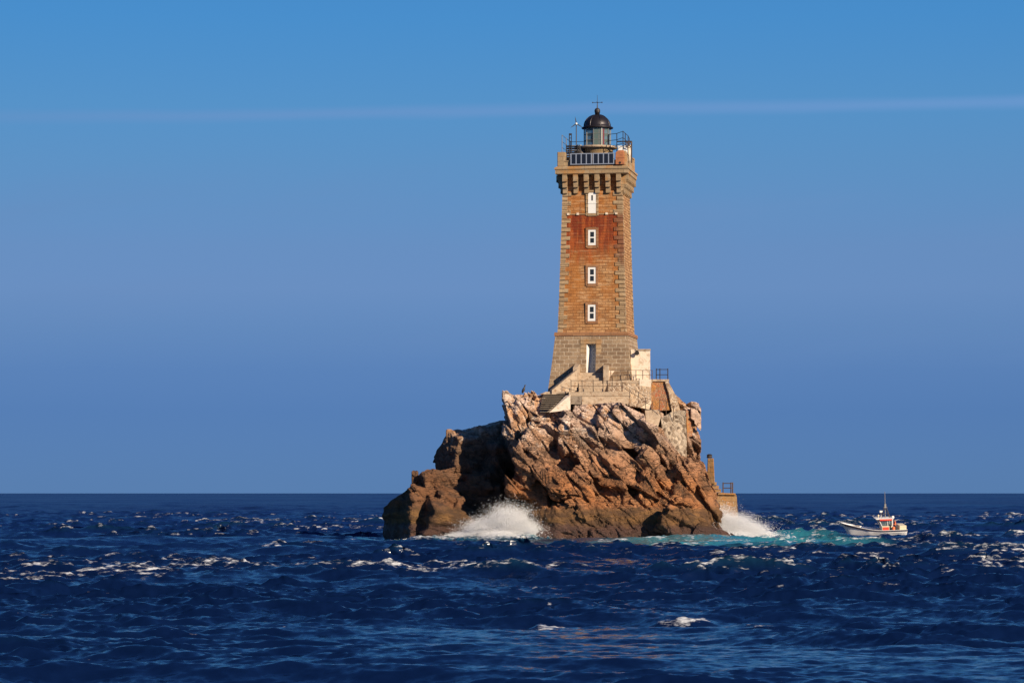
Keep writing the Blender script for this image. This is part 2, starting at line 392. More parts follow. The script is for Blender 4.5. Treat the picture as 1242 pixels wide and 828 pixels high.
def surface_nets(Fd, org, h):
    s = Fd < 0
    nx, ny, nz = Fd.shape
    cnt = np.zeros((nx - 1, ny - 1, nz - 1), np.int8)
    for a in (0, 1):
        for b in (0, 1):
            for c in (0, 1): cnt += s[a:nx - 1 + a, b:ny - 1 + b, c:nz - 1 + c]
    act = np.argwhere((cnt > 0) & (cnt < 8)); del cnt
    co = np.array([(a, b, c) for a in (0, 1) for b in (0, 1) for c in (0, 1)])
    val = np.stack([Fd[act[:, 0] + a, act[:, 1] + b, act[:, 2] + c] for a, b, c in co], 1)
    acc = np.zeros((len(act), 3)); n = np.zeros(len(act))
    for i in range(8):
        for j in range(i + 1, 8):
            if np.abs(co[i] - co[j]).sum() != 1: continue
            m = (val[:, i] < 0) != (val[:, j] < 0)
            tt = val[:, i] / np.where(m, val[:, i] - val[:, j], 1)
            acc[m] += co[i] + (co[j] - co[i]) * tt[m, None]; n[m] += 1
    V = (act + acc / n[:, None]) * h + org
    ids = np.full((nx - 1, ny - 1, nz - 1), -1, np.int32); ids[act[:, 0], act[:, 1], act[:, 2]] = np.arange(len(act))
    quads = []
    for ax in range(3):
        o1, o2 = [k for k in range(3) if k != ax]
        sl0 = [slice(1, -1)] * 3; sl1 = [slice(1, -1)] * 3
        sl0[ax] = slice(0, -1); sl1[ax] = slice(1, None)
        A = s[tuple(sl0)]; B = s[tuple(sl1)]
        for flip, mk in ((0, A & ~B), (1, B & ~A)):
            e = np.argwhere(mk)
            if not len(e): continue
            e[:, o1] += 1; e[:, o2] += 1
            def at(d1, d2):
                q = e.copy(); q[:, o1] -= d1; q[:, o2] -= d2
                return ids[q[:, 0], q[:, 1], q[:, 2]]
            Q = np.stack([at(0, 0), at(1, 0), at(1, 1), at(0, 1)], 1)
            if (flip == 1) != (ax == 1): Q = Q[:, ::-1]
            quads.append(Q)
    Q = np.concatenate(quads)
    return V, Q[(Q >= 0).all(1)]

def build_rock():
    h = .084
    lo = np.array((-12.0, 238.3, -2.0)); hi = np.array((20.4, 263.0, 13.6))
    k = 4; n = np.ceil((hi - lo) / (h * k)).astype(int) + 1
    g = np.stack(np.meshgrid(*[lo[i] + np.arange(n[i]) * h * k for i in range(3)], indexing='ij'), -1).reshape(-1, 3).astype(np.float32)
    c = macro(g).reshape(n)
    for ax in range(3):      # refine the coarse field to the fine grid
        m = c.shape[ax]; pos = np.arange((m - 1) * k + 1) / k; i0 = np.minimum(pos.astype(int), m - 2); fr = (pos - i0).astype(np.float32)
        sh = [1, 1, 1]; sh[ax] = -1; fr = fr.reshape(sh)
        c = np.take(c, i0, ax) * (1 - fr) + np.take(c, i0 + 1, ax) * fr
    band = np.argwhere((np.abs(c) < 1.25))
    p = (band * h + lo).astype(np.float32)
    keep = p[:, 1] < 259; band = band[keep]; p = p[keep]
    f = macro(p)
    f, tone, crack = carve(p, f)
    c[band[:, 0], band[:, 1], band[:, 2]] = f
    c[:, -1] = 1; c[:, 0] = 1; c[0] = 1; c[-1] = 1; c[:, :, 0] = 1; c[:, :, -1] = 1
    V, Q = surface_nets(c, lo, h)
    T = np.zeros(c.shape, np.float32); T[band[:, 0], band[:, 1], band[:, 2]] = tone
    K = np.zeros(c.shape, np.float32); K[band[:, 0], band[:, 1], band[:, 2]] = crack
    vi = np.clip(np.round((V - lo) / h).astype(int), 0, np.array(c.shape) - 1)
    return V, Q, T[vi[:, 0], vi[:, 1], vi[:, 2]], K[vi[:, 0], vi[:, 1], vi[:, 2]]

m, t, b = material('granite')
o_ = t.coord(); gx, gy, gz = t.xyz(o_)
big = t.noise(o_, .35, 5, .6); mid = t.noise(o_, 1.3, 6, .62); fine = t.noise(o_, 7, 5, .65); tone = t.attr('tone')
zz = t.math('ADD', gz, t.math('ADD', t.math('MULTIPLY', t.math('SUBTRACT', big, .5), 3.2), t.math('MULTIPLY', t.math('SUBTRACT', mid, .5), 1.5)))
body = t.ramp(t.math('DIVIDE', zz, 13.0), [(0.0, (.20, .10, .055)), (.33, (.46, .205, .085)), (.45, (.45, .215, .105)), (.58, (.48, .275, .16)), (.70, (.62, .42, .295)), (.85, (.74, .53, .40)), (1.0, (.76, .57, .44))])
alt = t.ramp(t.math('DIVIDE', zz, 13.0), [(0.0, (.10, .055, .035)), (.4, (.24, .12, .06)), (.62, (.34, .19, .11)), (.85, (.56, .31, .16)), (1.0, (.6, .37, .21))])
body = t.mix(t.step(t.math('ADD', t.noise(t.mapping(o_, (1, 1, .6), loc=(9, 4, 2)), .8, 6, .62), t.math('MULTIPLY', tone, .35)), .47, .62), body, alt)
# pale weathered skin and guano near the top
pale = t.math('MULTIPLY', t.step(t.noise(t.mapping(o_, loc=(3, 7, 1)), 1.0, 6, .65), .52, .64), t.step(zz, 6.6, 9.5))
body = t.mix(t.math('MULTIPLY', pale, .75), body, (.76, .63, .51))
# orange iron bloom low on the face
iron = t.math('MULTIPLY', t.step(t.noise(t.mapping(o_, loc=(1, 2, 8)), .45, 4, .5), .45, .62), t.math('SUBTRACT', 1, t.step(gz, 4.6, 6.6)))
body = t.mix(t.math('MULTIPLY', iron, .6), body, (.42, .16, .05))
# lichen-black skin on the left stack, its shade deepened in the colour too
lich_shade = t.math('MULTIPLY', t.math('SUBTRACT', 1, t.step(t.math('ADD', gx, t.math('MULTIPLY', t.math('SUBTRACT', mid, .5), 3)), -1.2, 1.0)),
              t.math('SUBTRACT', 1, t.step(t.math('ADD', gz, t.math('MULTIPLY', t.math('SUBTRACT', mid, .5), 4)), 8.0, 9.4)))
body = t.mix(t.math('MULTIPLY', lich_shade, .60), body, (.050, .035, .026))
# tide-washed, weed-dark foot with an ochre band, purple-brown at the waterline
foot = t.math('SUBTRACT', 1, t.step(t.math('ADD', gz, t.math('MULTIPLY', t.math('SUBTRACT', mid, .5), 1.1)), 2.55, 3.0))
ochre = t.mix(t.step(t.noise(t.mapping(o_, (.7, .7, 2.2)), 1.0, 6, .65), .42, .66), (.085, .048, .024), (.22, .115, .042))
body = t.mix(t.math('MULTIPLY', foot, .88), body, ochre)
wet = t.math('SUBTRACT', 1, t.step(t.math('ADD', gz, t.math('MULTIPLY', t.math('SUBTRACT', mid, .5), 1.4)), 1.05, 1.7))
body = t.mix(t.math('MULTIPLY', wet, .85), body, (.085, .045, .036))
sl = t.mapping(o_, (.55, 1.0, 1.9), rot=(0, R(-48), 0))
def joints(scale, wdt, loc):
    vv = t.new('ShaderNodeVectorMath', operation='ADD'); nzz = t.new('ShaderNodeTexNoise'); t.l.new(o_, nzz.inputs['Vector']); nzz.inputs['Scale'].default_value = 1.4; nzz.inputs['Detail'].default_value = 3
    mp = t.new('ShaderNodeMapping'); t.l.new(sl, mp.inputs[0]); mp.inputs['Location'].default_value = loc
    t.l.new(mp.outputs[0], vv.inputs[0]); t.l.new(nzz.outputs['Color'], vv.inputs[1])
    v = t.new('ShaderNodeTexVoronoi', feature='DISTANCE_TO_EDGE'); t.l.new(vv.outputs[0], v.inputs['Vector']); v.inputs['Scale'].default_value = scale
    return t.math('SUBTRACT', 1, t.step(v.outputs['Distance'], 0, wdt))
dry = t.math('SUBTRACT', 1, t.math('MULTIPLY', foot, .75))
jn = t.math('MULTIPLY', t.math('MAXIMUM', t.math('MULTIPLY', joints(.75, .035, (1, 2, 3)), t.step(mid, .44, .56)), t.math('MULTIPLY', joints(2.1, .06, (4, 0, 2)), t.step(big, .42, .58))), dry)
grain = t.noise(t.mapping(sl, (1.0, 2.0, 3.2)), 2.4, 6, .68)
speck = t.noise(o_, 17, 4, .7)
g = t.math('ADD', t.math('MULTIPLY', fine, .5), t.math('ADD', t.math('MULTIPLY', tone, .55), .36))
g = t.math('ADD', g, t.math('ADD', t.math('MULTIPLY', grain, .5), t.math('MULTIPLY', speck, .42)))
cc = t.new('ShaderNodeCombineColor')
for i in range(3): t.l.new(g, cc.inputs[i])
body = t.mix(1.0, body, cc.outputs[0], 'MULTIPLY')
body = t.mix(t.math('MULTIPLY', t.math('MAXIMUM', t.attr('crack'), jn), .7), body, (.05, .035, .025))
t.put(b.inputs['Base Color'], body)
t.put(b.inputs['Roughness'], t.math('SUBTRACT', .9, t.math('MULTIPLY', wet, .45)))
b.inputs['Specular IOR Level'].default_value = .3
t.put(b.inputs['Normal'], t.bump(t.math('SUBTRACT', t.math('ADD', t.math('ADD', fine, t.math('MULTIPLY', speck, .5)), t.math('ADD', t.math('MULTIPLY', t.noise(o_, 2.6, 6, .65), 1.5), t.math('MULTIPLY', grain, 1.6))), t.math('MULTIPLY', jn, 1.5)), .95, .11))
GRANITE = m
V, Q, tn, ck = build_rock()
def main_piece(V, Q, *attrs):      # drop the crumbs the carving leaves floating
    lab = np.arange(len(V))
    for _ in range(4000):
        m = lab[Q].min(1); new = lab.copy()
        for k in range(4): np.minimum.at(new, Q[:, k], m)
        new = new[new]
        if (new == lab).all(): break
        lab = new
    u, c = np.unique(lab, return_counts=True); ok = lab == u[c.argmax()]
    ren = np.cumsum(ok) - 1
    return (V[ok], ren[Q[ok[Q].all(1)]]) + tuple(a[ok] for a in attrs)
V, Q, tn, ck = main_piece(V, Q, tn, ck)
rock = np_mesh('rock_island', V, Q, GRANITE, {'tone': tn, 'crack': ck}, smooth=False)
tag(rock, 'brown granite islet carrying the lighthouse above the waves', kind='structure')

# ------------------------------------------------------------------ materials of the built things
def tower_stain(t, c, o):
    x, y, z = t.xyz(o)
    n = t.noise(t.mapping(o, (1.2, 1.2, .45)), 1.0, 6, .65); n2 = t.noise(t.mapping(o, (3, 3, .5), loc=(5, 1, 2)), 1.0, 5, .6)
    zz = t.math('ADD', z, t.math('ADD', t.math('MULTIPLY', t.math('SUBTRACT', n, .5), 4.2), t.math('MULTIPLY', t.math('SUBTRACT', n2, .5), 3.4)))
    inside = t.math('SUBTRACT', 1, t.step(t.math('ADD', t.math('ABSOLUTE', x), t.math('MULTIPLY', t.math('SUBTRACT', n, .5), 1.2)), 2.3, 2.7))
    side = t.step(y, -2.2, -2.45)
    low = t.math('MULTIPLY', t.step(zz, 9.9, 12.7), t.math('SUBTRACT', 1, t.step(z, 14.74, 14.84)))
    red = t.math('MULTIPLY', t.math('MULTIPLY', low, inside), side)
    ora = t.math('MULTIPLY', t.math('MULTIPLY', t.step(zz, 3.5, 9.0), inside), t.math('MULTIPLY', side, t.step(t.noise(t.mapping(o, (1, 1, .7), loc=(2, 9, 4)), .9, 5, .6), .32, .56)))
    c = t.mix(t.math('MULTIPLY', ora, .82), c, t.mix(n2, (.30, .095, .022), (.52, .21, .05)))
    c = t.mix(t.math('MULTIPLY', red, .93), c, t.mix(t.step(n2, .4, .66), (.17, .022, .009), (.38, .085, .020)))
    strat = t.noise(t.mapping(o, (.7, .7, 4.6), loc=(3, 5, 1)), 1.0, 5, .65)
    c = t.mix(t.math('MULTIPLY', t.step(strat, .52, .68), t.math('MULTIPLY', .62, t.math('SUBTRACT', 1, t.math('MULTIPLY', red, .8)))), c, (.60, .38, .20))
    c = t.mix(t.math('MULTIPLY', t.math('SUBTRACT', 1, t.step(strat, .34, .46)), .55), c, (.19, .075, .03))
    dark = t.math('MULTIPLY', t.step(t.noise(t.mapping(o, (2.5, 2.5, .25), loc=(7, 2, 5)), 1.0, 4, .6), .55, .75), .35)
    return t.mix(dark, c, (.12, .055, .03))
def plain_stain(t, c, o):
    return t.mix(t.math('MULTIPLY', t.step(t.noise(t.mapping(o, (2, 2, .4), loc=(4, 4, 4)), 1.0, 5, .65), .5, .7), .5), c, (.17, .10, .055))
def ochre_stain(t, c, o):
    return t.mix(t.math('MULTIPLY', t.step(t.noise(t.mapping(o, (.8, .8, .8), loc=(4, 1, 4)), 1.0, 5, .65), .46, .62), .7), c, (.40, .18, .045))

M_SHAFT = masonry('coursed_orange_granite', (.50, .29, .13), (.31, .15, .06), (.19, .09, .042), .55, .235, tower_stain, .026, .04, .65)
M_PLINTH = masonry('large_ashlar', (.35, .245, .15), (.20, .13, .078), (.50, .39, .27), .74, .33, plain_stain, .034, .06, .55)
def quoin_stain(t, c, o):
    x, y, z = t.xyz(o)
    n = t.noise(t.mapping(o, (1.5, 1.5, .5)), 1.0, 5, .65)
    f = t.math('MULTIPLY', t.step(t.math('ADD', z, t.math('MULTIPLY', n, 4)), 11.5, 14.0), t.math('SUBTRACT', 1, t.step(z, 14.5, 14.9)))
    f = t.math('MULTIPLY', t.math('MULTIPLY', f, t.step(x, 1.5, 1.8)), t.step(y, -2.3, -2.5))
    c = t.mix(t.math('MULTIPLY', f, .75), c, (.17, .04, .018))
    return t.mix(t.math('MULTIPLY', t.step(t.noise(t.mapping(o, loc=(8, 3, 1)), 1.1, 5, .6), .5, .66), .5), c, (.38, .19, .07))
M_QUOIN = masonry('dressed_granite', (.43, .305, .175), (.33, .22, .12), (.16, .10, .06), 1.6, .34, quoin_stain, .03, .03, .5)
M_TRIM = masonry('cornice_granite', (.37, .265, .155), (.31, .22, .125), (.20, .135, .08), .95, .4, ochre_stain, .014, .02, .3)
M_BAND = masonry('brown_band_stone', (.36, .185, .09), (.27, .125, .06), (.15, .08, .045), 1.1, .3, plain_stain, .015, .02, .3)
M_DRUM = masonry('drum_granite', (.40, .28, .15), (.36, .25, .13), (.24, .16, .09), .8, .3, ochre_stain, .015, .02, .25)
M_RUBBLE = masonry('mortared_rubble', (.52, .41, .29), (.09, .06, .038), (.42, .34, .25), .30, .3, plain_stain, .02, .06, .3, True)
M_RUBBLE2 = masonry('cream_rubble', (.50, .36, .23), (.22, .14, .085), (.58, .46, .33), .30, .3, plain_stain, .02, .06, .3, True)
M_REDBR = masonry('red_rubble', (.34, .105, .05), (.24, .13, .07), (.40, .26, .16), .26, .2, ochre_stain, .03, .05, .4, True)
M_QUAY = masonry('quay_stone', (.30, .18, .08), (.22, .13, .065), (.19, .12, .07), 1.0, .45, ochre_stain, .018, .06, .4)
M_CONC = simple('weathered_concrete', (.43, .325, .22), .9, 0, .5, 2.2, (.27, .165, .09), .05)
M_WHITE = simple('whitewash', (.70, .58, .44), .85, 0, .2, 2.0, (.50, .37, .25), .02)
M_PAINT = simple('white_paint', (.80, .78, .72), .5, 0, .06, 3)
M_DARKMET = simple('dark_ironwork', (.05, .042, .038), .55, .4, .3, 4)
M_RUSTRAIL = simple('rusty_rail', (.085, .055, .04), .7, .2, .4, 5, (.16, .07, .03))
M_DOME = simple('tarred_copper_dome', (.024, .020, .023), .42, .4, .5, 3)
M_GREY = simple('weathered_grey_metal', (.30, .29, .27), .5, .5, .2, 4)
M_ALU = simple('aluminium_frame', (.62, .62, .60), .35, .7, .1, 4)
M_RUST = simple('rust_orange', (.40, .15, .06), .85, 0, .4, 2.5, (.26, .09, .04), .01)
M_DOORG = simple('grey_blue_door', (.42, .44, .47), .6, 0, .15, 3)
M_DARK = simple('dark_opening', (.012, .012, .013), .7, 0, .2, 2)
M_STEP = simple('worn_step_stone', (.24, .19, .14), .9, 0, .35, 2, (.14, .10, .07), .02)

def glassmat(name, col, rough=.06, alpha=1.0):
    m, t, b = material(name)
    t.put(b.inputs['Base Color'], t.mix(t.noise(t.coord(), 4, 3), tuple(c * .75 for c in col), col))
    b.inputs['Roughness'].default_value = rough; b.inputs['IOR'].default_value = 1.5
    b.inputs['Alpha'].default_value = alpha
    return m
M_PANE = glassmat('dark_pane', (.022, .026, .030))
M_CELL = glassmat('solar_cell', (.014, .015, .024), .15)
def lantern_glass():
    m, t, b = material('lantern_glass')
    b.inputs['Base Color'].default_value = (.15, .21, .19, 1); b.inputs['Roughness'].default_value = .08
    b.inputs['Alpha'].default_value = .58; b.inputs['IOR'].default_value = 1.5
    return m
M_LGLASS = lantern_glass()
M_LENS = glassmat('lens_glass', (.13, .17, .17), .12)
M_REDG = glassmat('red_sector_glass', (.26, .05, .06), .15)

# ------------------------------------------------------------------ the lighthouse
TY = 253.0; TX = X(723.4, TY); TZ = Z(473, TY); TROT = R(-9.6)
def tz(py): return Z(py, TY) - TZ
LH = thing('lighthouse', 'tall granite lighthouse with red-stained shaft and black domed lantern on the islet', 'lighthouse', (TX, TY, TZ), TROT)
def at_tower(px, py, Y):      # a world point in the tower's own frame
    return Matrix.Rotation(-TROT, 3, 'Z') @ (P(px, py, Y) - Vector((TX, TY, TZ)))
zb, zc, zt = tz(405), tz(238), tz(216)      # top of plinth, underside of corbels, top of corbels
W0, W1, W2, W3 = 6.95, 6.08, 5.72, 5.0
rq = lambda w_, z_: [(-w_ / 2, -w_ / 2, z_), (w_ / 2, -w_ / 2, z_), (w_ / 2, w_ / 2, z_), (-w_ / 2, w_ / 2, z_)]
plinth = MB().add(rq(7.5, -1.2) + rq(W1 + .52, zb * .5) + rq(W1 + .10, zb - .30), [(3, 2, 1, 0), (8, 9, 10, 11)] + [(k + i, k + (i + 1) % 4, k + 4 + (i + 1) % 4, k + 4 + i) for k in (0, 4) for i in range(4)])
plinth = plinth.build('plinth', M_PLINTH, LH)
MB().frustum(W1 + .26, W1 + .26, zb - .297, W1 + .20, W1 + .20, zb).build('string_course', M_BAND, LH)
SH = lambda z: W2 + (W3 - W2) * min(1, max(0, (z - zb) / (zc - zb))) ** .85
mb = MB(); nseg = 6
zs = [zb + .002 + (zt + .4 - zb) * i / nseg for i in range(nseg + 1)]
for i in range(nseg): mb.frustum(SH(zs[i]), SH(zs[i]), zs[i], SH(zs[i + 1]), SH(zs[i + 1]), zs[i + 1] - .0005)
mb.build('shaft', M_SHAFT, LH)
for cx, cy in ((-1, -1), (1, -1), (1, 1), (-1, 1)):      # toothed corner stones
    mb = MB(); z = zb + .005; k = 0; hq = .37
    while z + hq < zc + .6:
        wl, wd = (.78, .46) if k % 2 else (.46, .78)
        a, c = SH(z) / 2 + .055, SH(z + hq) / 2 + .055
        g = .022
        def ring(s, zz): return [(cx * s, cy * s, zz), (cx * (s - wl), cy * s, zz), (cx * (s - wl), cy * (s - wd), zz), (cx * s, cy * (s - wd), zz)]
        rl, rh = ring(a, z + g), ring(c, z + hq - g)
        if cx * cy < 0: rl, rh = rl[::-1], rh[::-1]
        mb.hexa(rl, rh); z += hq; k += 1
    mb.build('corner_quoins', M_QUOIN, LH)
# corbels under the parapet, every one a stone of its own with three stepped courses
def corbel(u, side):
    mb = MB(); w_ = .19; s = SH(zc) / 2; H = (zt - zc)
    for k, (d0, z0, z1) in enumerate(((.22, 0, .30), (.40, .30, .62), (.58, .62, 1.0))):
        mb.box(u - w_, u + w_, -s - d0, -s + .2, zc + H * z0 + (.02 if k else 0), zc + H * z1)
        mb.tube((u - w_, -s - d0 + .10, zc + H * z0 + .10), (u + w_, -s - d0 + .10, zc + H * z0 + .10), .115, n=10)
    o = mb.build('corbel', M_TRIM, LH); o.rotation_euler = (0, 0, side * math.pi / 2)
for side in range(4):
    for i in range(6): corbel(-2.29 + i * .916, side)
WC = 6.3
MB().frustum(5.9, 5.9, zt, WC - .14, WC - .14, zt + .08).frustum(WC - .14, WC - .14, zt + .083, WC - .14, WC - .14, tz(209.6)).frustum(WC, WC, tz(209.6) + .003, WC, WC, tz(207.4)).frustum(WC - .16, WC - .16, tz(207.4) + .003, WC - .3, WC - .3, tz(206)).build('cornice', M_TRIM, LH)
WP = 5.86; zp0, zp1, zp2 = tz(206) + .003, tz(191.5), tz(188.4)
T_ = .42
for side in range(4):
    mb = MB(); h = WP / 2
    mb.box(-h + .62, h - .62, -h + .03, -h + T_, zp0, zp1 - (.62 if side == 0 else 0)); mb.box(-h + .60, h - .60, -h - .02, -h + T_ + .04, zp1 - (.618 if side == 0 else -.003), zp1 + (.08 if side else -.52))
    o = mb.build('parapet_wall', M_TRIM, LH); o.rotation_euler = (0, 0, side * math.pi / 2)
for cx, cy in ((-1, -1), (1, -1), (1, 1), (-1, 1)):
    MB().box(*sorted((cx * WP / 2, cx * (WP / 2 - .68))), *sorted((cy * WP / 2, cy * (WP / 2 - .68))), zp0, zp2).build('corner_pier', M_TRIM, LH, bevel=.04)
MB().box(-WP / 2 + .3, WP / 2 - .3, -WP / 2 + .3, WP / 2 - .3, zt, zp0 + .02).build('gallery_floor', M_CONC, LH)

# windows: white frame with two dark panes, set in a raised stone surround
def window(py0, py1, slit=False):
    z0, z1 = tz(py1), tz(py0); zm = (z0 + z1) / 2; s0, s1 = SH(z0) / 2, SH(z1) / 2; s = max(s0, s1)
    mb = MB()
    for x0, x1, a, c in ((-.54, -.34, z0 - .2, z1 + .2), (.34, .54, z0 - .2, z1 + .2), (-.34, .34, z1 + .01, z1 + .22), (-.40, .40, z0 - .26, z0 - .01)):
        mb.box(x0, x1, -s - .07, -s + .3, a, c)
    wnd = mb.build('window', M_BAND if not slit else M_QUOIN, LH)
    fr = MB()
    if slit:
        fr.box(-.34, .34, -s - .05, -s + .05, z0, z1); fr.box(-.36, .36, -s - .085, -s - .052, z0 + (z1 - z0) * .48, z0 + (z1 - z0) * .52)
        pn = MB().box(-.06, .06, -s - .062, -s - .051, z0 + .62 * (z1 - z0), z0 + .88 * (z1 - z0))
        fr.build('frame', M_PAINT, wnd); pn.build('pane', M_PANE, wnd); return
    for x0, x1, a, c in ((-.33, -.17, z0, z1), (.17, .33, z0, z1), (-.17, .17, z1 - .17, z1), (-.17, .17, z0, z0 + .2), (-.17, .17, zm - .05, zm + .05)):
        fr.box(x0, x1, -s - .045, -s + .08, a, c)
    fr.build('frame', M_PAINT, wnd)
    MB().box(-.168, .168, -s - .012, -s + .03, z0 + .202, zm - .052).build('pane', M_PANE, wnd)
    MB().box(-.168, .168, -s - .012, -s + .03, zm + .052, z1 - .172).build('pane', M_PANE, wnd)
window(237.5, 262, True); window(282, 300.5); window(327, 346.5); window(372, 391.5)
# row of pale beam ends above the red stain
for i in range(6):
    s = SH(tz(262)) / 2; u = -2.05 + .82 * i
    if abs(u) < .45: continue
    MB().box(u - .10, u + .10, -s - .12, -s + .1, tz(264), tz(261.4)).build('wall_anchor', M_WHITE, LH)
mb = MB(); s = SH(tz(262.8)) / 2; mb.box(-2.2, -.36, -s - .05, -s + .1, tz(263.4), tz(262.4)); mb.box(.36, 2.2, -s - .05, -s + .1, tz(263.4), tz(262.4)); mb.build('ledge', M_QUOIN, LH)
# door: a real opening cut through the plinth, stone surround, pale splayed jamb, grey studded leaf deep inside
PW = lambda z: ((W1 + .52) + (-.42) * max(0, (z - zb * .5) / (zb * .5 - .30))) / 2
zd0, zd1 = tz(452), tz(419.5); s = PW(zd0)
cutter = MB().box(-.40, .40, -6, -s + .95, zd0 - .2, zd1).build('cutter', None, LH)
md = plinth.modifiers.new('cut', 'BOOLEAN'); md.object = cutter; md.operation = 'DIFFERENCE'; md.solver = 'EXACT'
bpy.context.view_layer.update()
nm = bpy.data.meshes.new_from_object(plinth.evaluated_get(bpy.context.evaluated_depsgraph_get()))
plinth.modifiers.clear(); plinth.data = nm; nm.name = 'plinth'; bpy.data.objects.remove(cutter)
mb = MB()
def facing(x0, x1, z0, z1, pr):
    a, c = PW(z0) + pr, PW(z1) + pr
    mb.hexa([(x0, -a, z0), (x1, -a, z0), (x1, -a + .3, z0), (x0, -a + .3, z0)], [(x0, -c, z1), (x1, -c, z1), (x1, -c + .3, z1), (x0, -c + .3, z1)])
facing(-.92, -.402, zd0 - .3, zd1 + .05, .04); facing(.402, .86, zd0 - .3, zd1 + .05, .04); facing(-.92, .86, zd1 + .053, zd1 + .42, .05)
dr = mb.build('doorway', M_QUOIN, LH)
MB().box(-.398, .398, -s + .80, -s + .9, zd0 - .18, zd1 - .003).build('door', M_DOORG, dr)
MB().hexa([(-.397, -s + .02, zd0 - .1), (-.39, -s + .02, zd0 - .1), (-.32, -s + .795, zd0 - .1), (-.397, -s + .795, zd0 - .1)],
          [(-.397, -s + .12, zd1 - .06), (-.37, -s + .12, zd1 - .06), (-.18, -s + .795, zd1 - .06), (-.397, -s + .795, zd1 - .06)]).build('jamb', M_PAINT, dr)
for k in range(7): MB().ball((.12, -s + .795, zd0 + .25 + k * .3), .035, 5).build('stud', M_DARKMET, dr)

# lantern on its drum
L0 = at_tower(724.5, 178, TY); lx, ly = L0.x, L0.y
MB().lathe([(1.34, zp0), (1.34, tz(182)), (1.40, tz(181.4))], 40, (lx, ly, 0)).build('lantern_drum', M_DRUM, LH, True)
MB().lathe([(1.36, tz(181.4) + .003), (1.66, tz(180.8)), (1.68, tz(178.6)), (1.62, tz(178.3))], 40, (lx, ly, 0)).build('lantern_gallery', M_CONC, LH, True)
gl0, gl1 = tz(178.2), tz(156)
glz = MB().lathe([(1.12, gl0), (1.12, gl1)], 10, (lx, ly, 0), R(9)).build('lantern_glazing', M_LGLASS, LH)
for i in range(10):
    a = R(9) + math.pi * 2 * i / 10
    MB().box(-.03, .03, -.028, .028, gl0, gl1, Matrix.Translation((lx + 1.13 * math.cos(a), ly + 1.13 * math.sin(a), 0)) @ Matrix.Rotation(a, 4, 'Z')).build('mullion', M_GREY, glz)
for zf in (.33, .66):
    MB().lathe([(1.125, gl0 + (gl1 - gl0) * zf - .02), (1.15, gl0 + (gl1 - gl0) * zf), (1.125, gl0 + (gl1 - gl0) * zf + .02)], 10, (lx, ly, 0), R(9)).build('glazing_bar', M_GREY, glz)
pr = [(.30, gl0)]
for k in range(14):
    zz = gl0 + .1 + (gl1 - gl0 - .3) * k / 13; r = .62 - .22 * abs(k / 13 - .5) * 2
    pr += [(r, zz), (r - .09, zz + .045)]
MB().lathe(pr, 20, (lx, ly, 0)).build('lens', M_LENS, LH, False)
MB().box(.12, .62, -.95, -.90, gl0 + .1, gl1 - .15, Matrix.Translation((lx, ly, 0)) @ Matrix.Rotation(R(6), 4, 'Z')).build('red_sector_screen', M_REDG, LH)
pr = [(1.12, gl1 - .05), (1.34, gl1 - .02), (1.36, gl1 + .07), (1.16, gl1 + .16)]
for k in range(1, 11):
    a = math.pi / 2 * k / 11; pr.append((1.16 * math.cos(a), gl1 + .16 + 1.02 * math.sin(a)))
zd = gl1 + 1.18
pr += [(.22, zd - .01), (.20, zd + .16), (.26, zd + .20), (.14, zd + .30)]
dome = MB().lathe(pr, 32, (lx, ly, 0)).build('dome', M_DOME, LH, True)
for k in range(8):
    a = R(22) + math.pi / 4 * k; pts = []
    for j in range(9):
        e = math.pi / 2 * j / 9.5; pts.append(Vector((lx + 1.18 * math.cos(e) * math.cos(a), ly + 1.18 * math.cos(e) * math.sin(a), gl1 + .16 + 1.03 * math.sin(e))))
    rb = MB()
    for p_, q_ in zip(pts[:-1], pts[1:]): rb.tube(p_, q_, .028, n=5)
    rb.build('dome_rib', M_DOME, dome)
zb_ = Z(134.6, TY) - TZ
MB().ball((lx, ly, zb_), .25, 10).build('finial_ball', M_DARKMET, dome, True)
rd = MB().tube((lx, ly, zb_ + .2), (lx, ly, zb_ + .62), .05, .03).tube((lx, ly, zb_ + .6), (lx, ly, tz(115.5)), .022, .012, 6)
rd.tube((lx - .4, ly, tz(124.5)), (lx + .4, ly, tz(124.5)), .022, n=6).ball((lx - .4, ly, tz(124.5)), .055, 5).ball((lx + .4, ly, tz(124.5)), .055, 5)
rd.tube((lx, ly - .4, tz(124.5)), (lx, ly + .4, tz(124.5)), .022, n=6).build('lightning_rod', M_DARKMET, dome)

# ------------------------------------------------------------------ things on the gallery
def local(px, py, Y): return P(px, py, Y)
RZT = Matrix.Rotation(TROT, 4, 'Z')
def on_front(u, off, z):      # tower-frame point to the world
    return Vector((TX, TY, TZ)) + Matrix.Rotation(TROT, 3, 'Z') @ Vector((u, off, z))
def solar(u, label):
    z0, z1 = tz(204.3), tz(190.8)
    r = thing('solar_panel', label, 'solar panel', on_front(u, -WP / 2 - .14, z0), TROT, 'solar panels on the parapet')
    H = z1 - z0; wd = .93; F = MB()
    for k in range(5):
        x = -wd + .06 + (2 * wd - .12) * k / 4
        F.box(x - .045, x + .045, -.03, .05, .07, H - .07)
    F.box(-wd, wd, -.03, .05, 0, .07); F.box(-wd, wd, -.03, .05, H - .07, H)
    F.box(-.7, -.6, .05, .16, .1, .2); F.box(.6, .7, .05, .16, .1, .2); F.box(-wd + .02, wd - .02, .03, .06, .02, H - .02)
    F.build('frame', M_ALU, r)
    for k in range(4):
        x0 = -wd + .06 + (2 * wd - .12) * k / 4 + .046; x1 = -wd + .06 + (2 * wd - .12) * (k + 1) / 4 - .046
        MB().box(x0, x1, -.015, .02, .072, H - .072).build('cell_panel', M_CELL, r)
solar(-.86, 'left one of two white framed solar panels hung on the tower parapet')
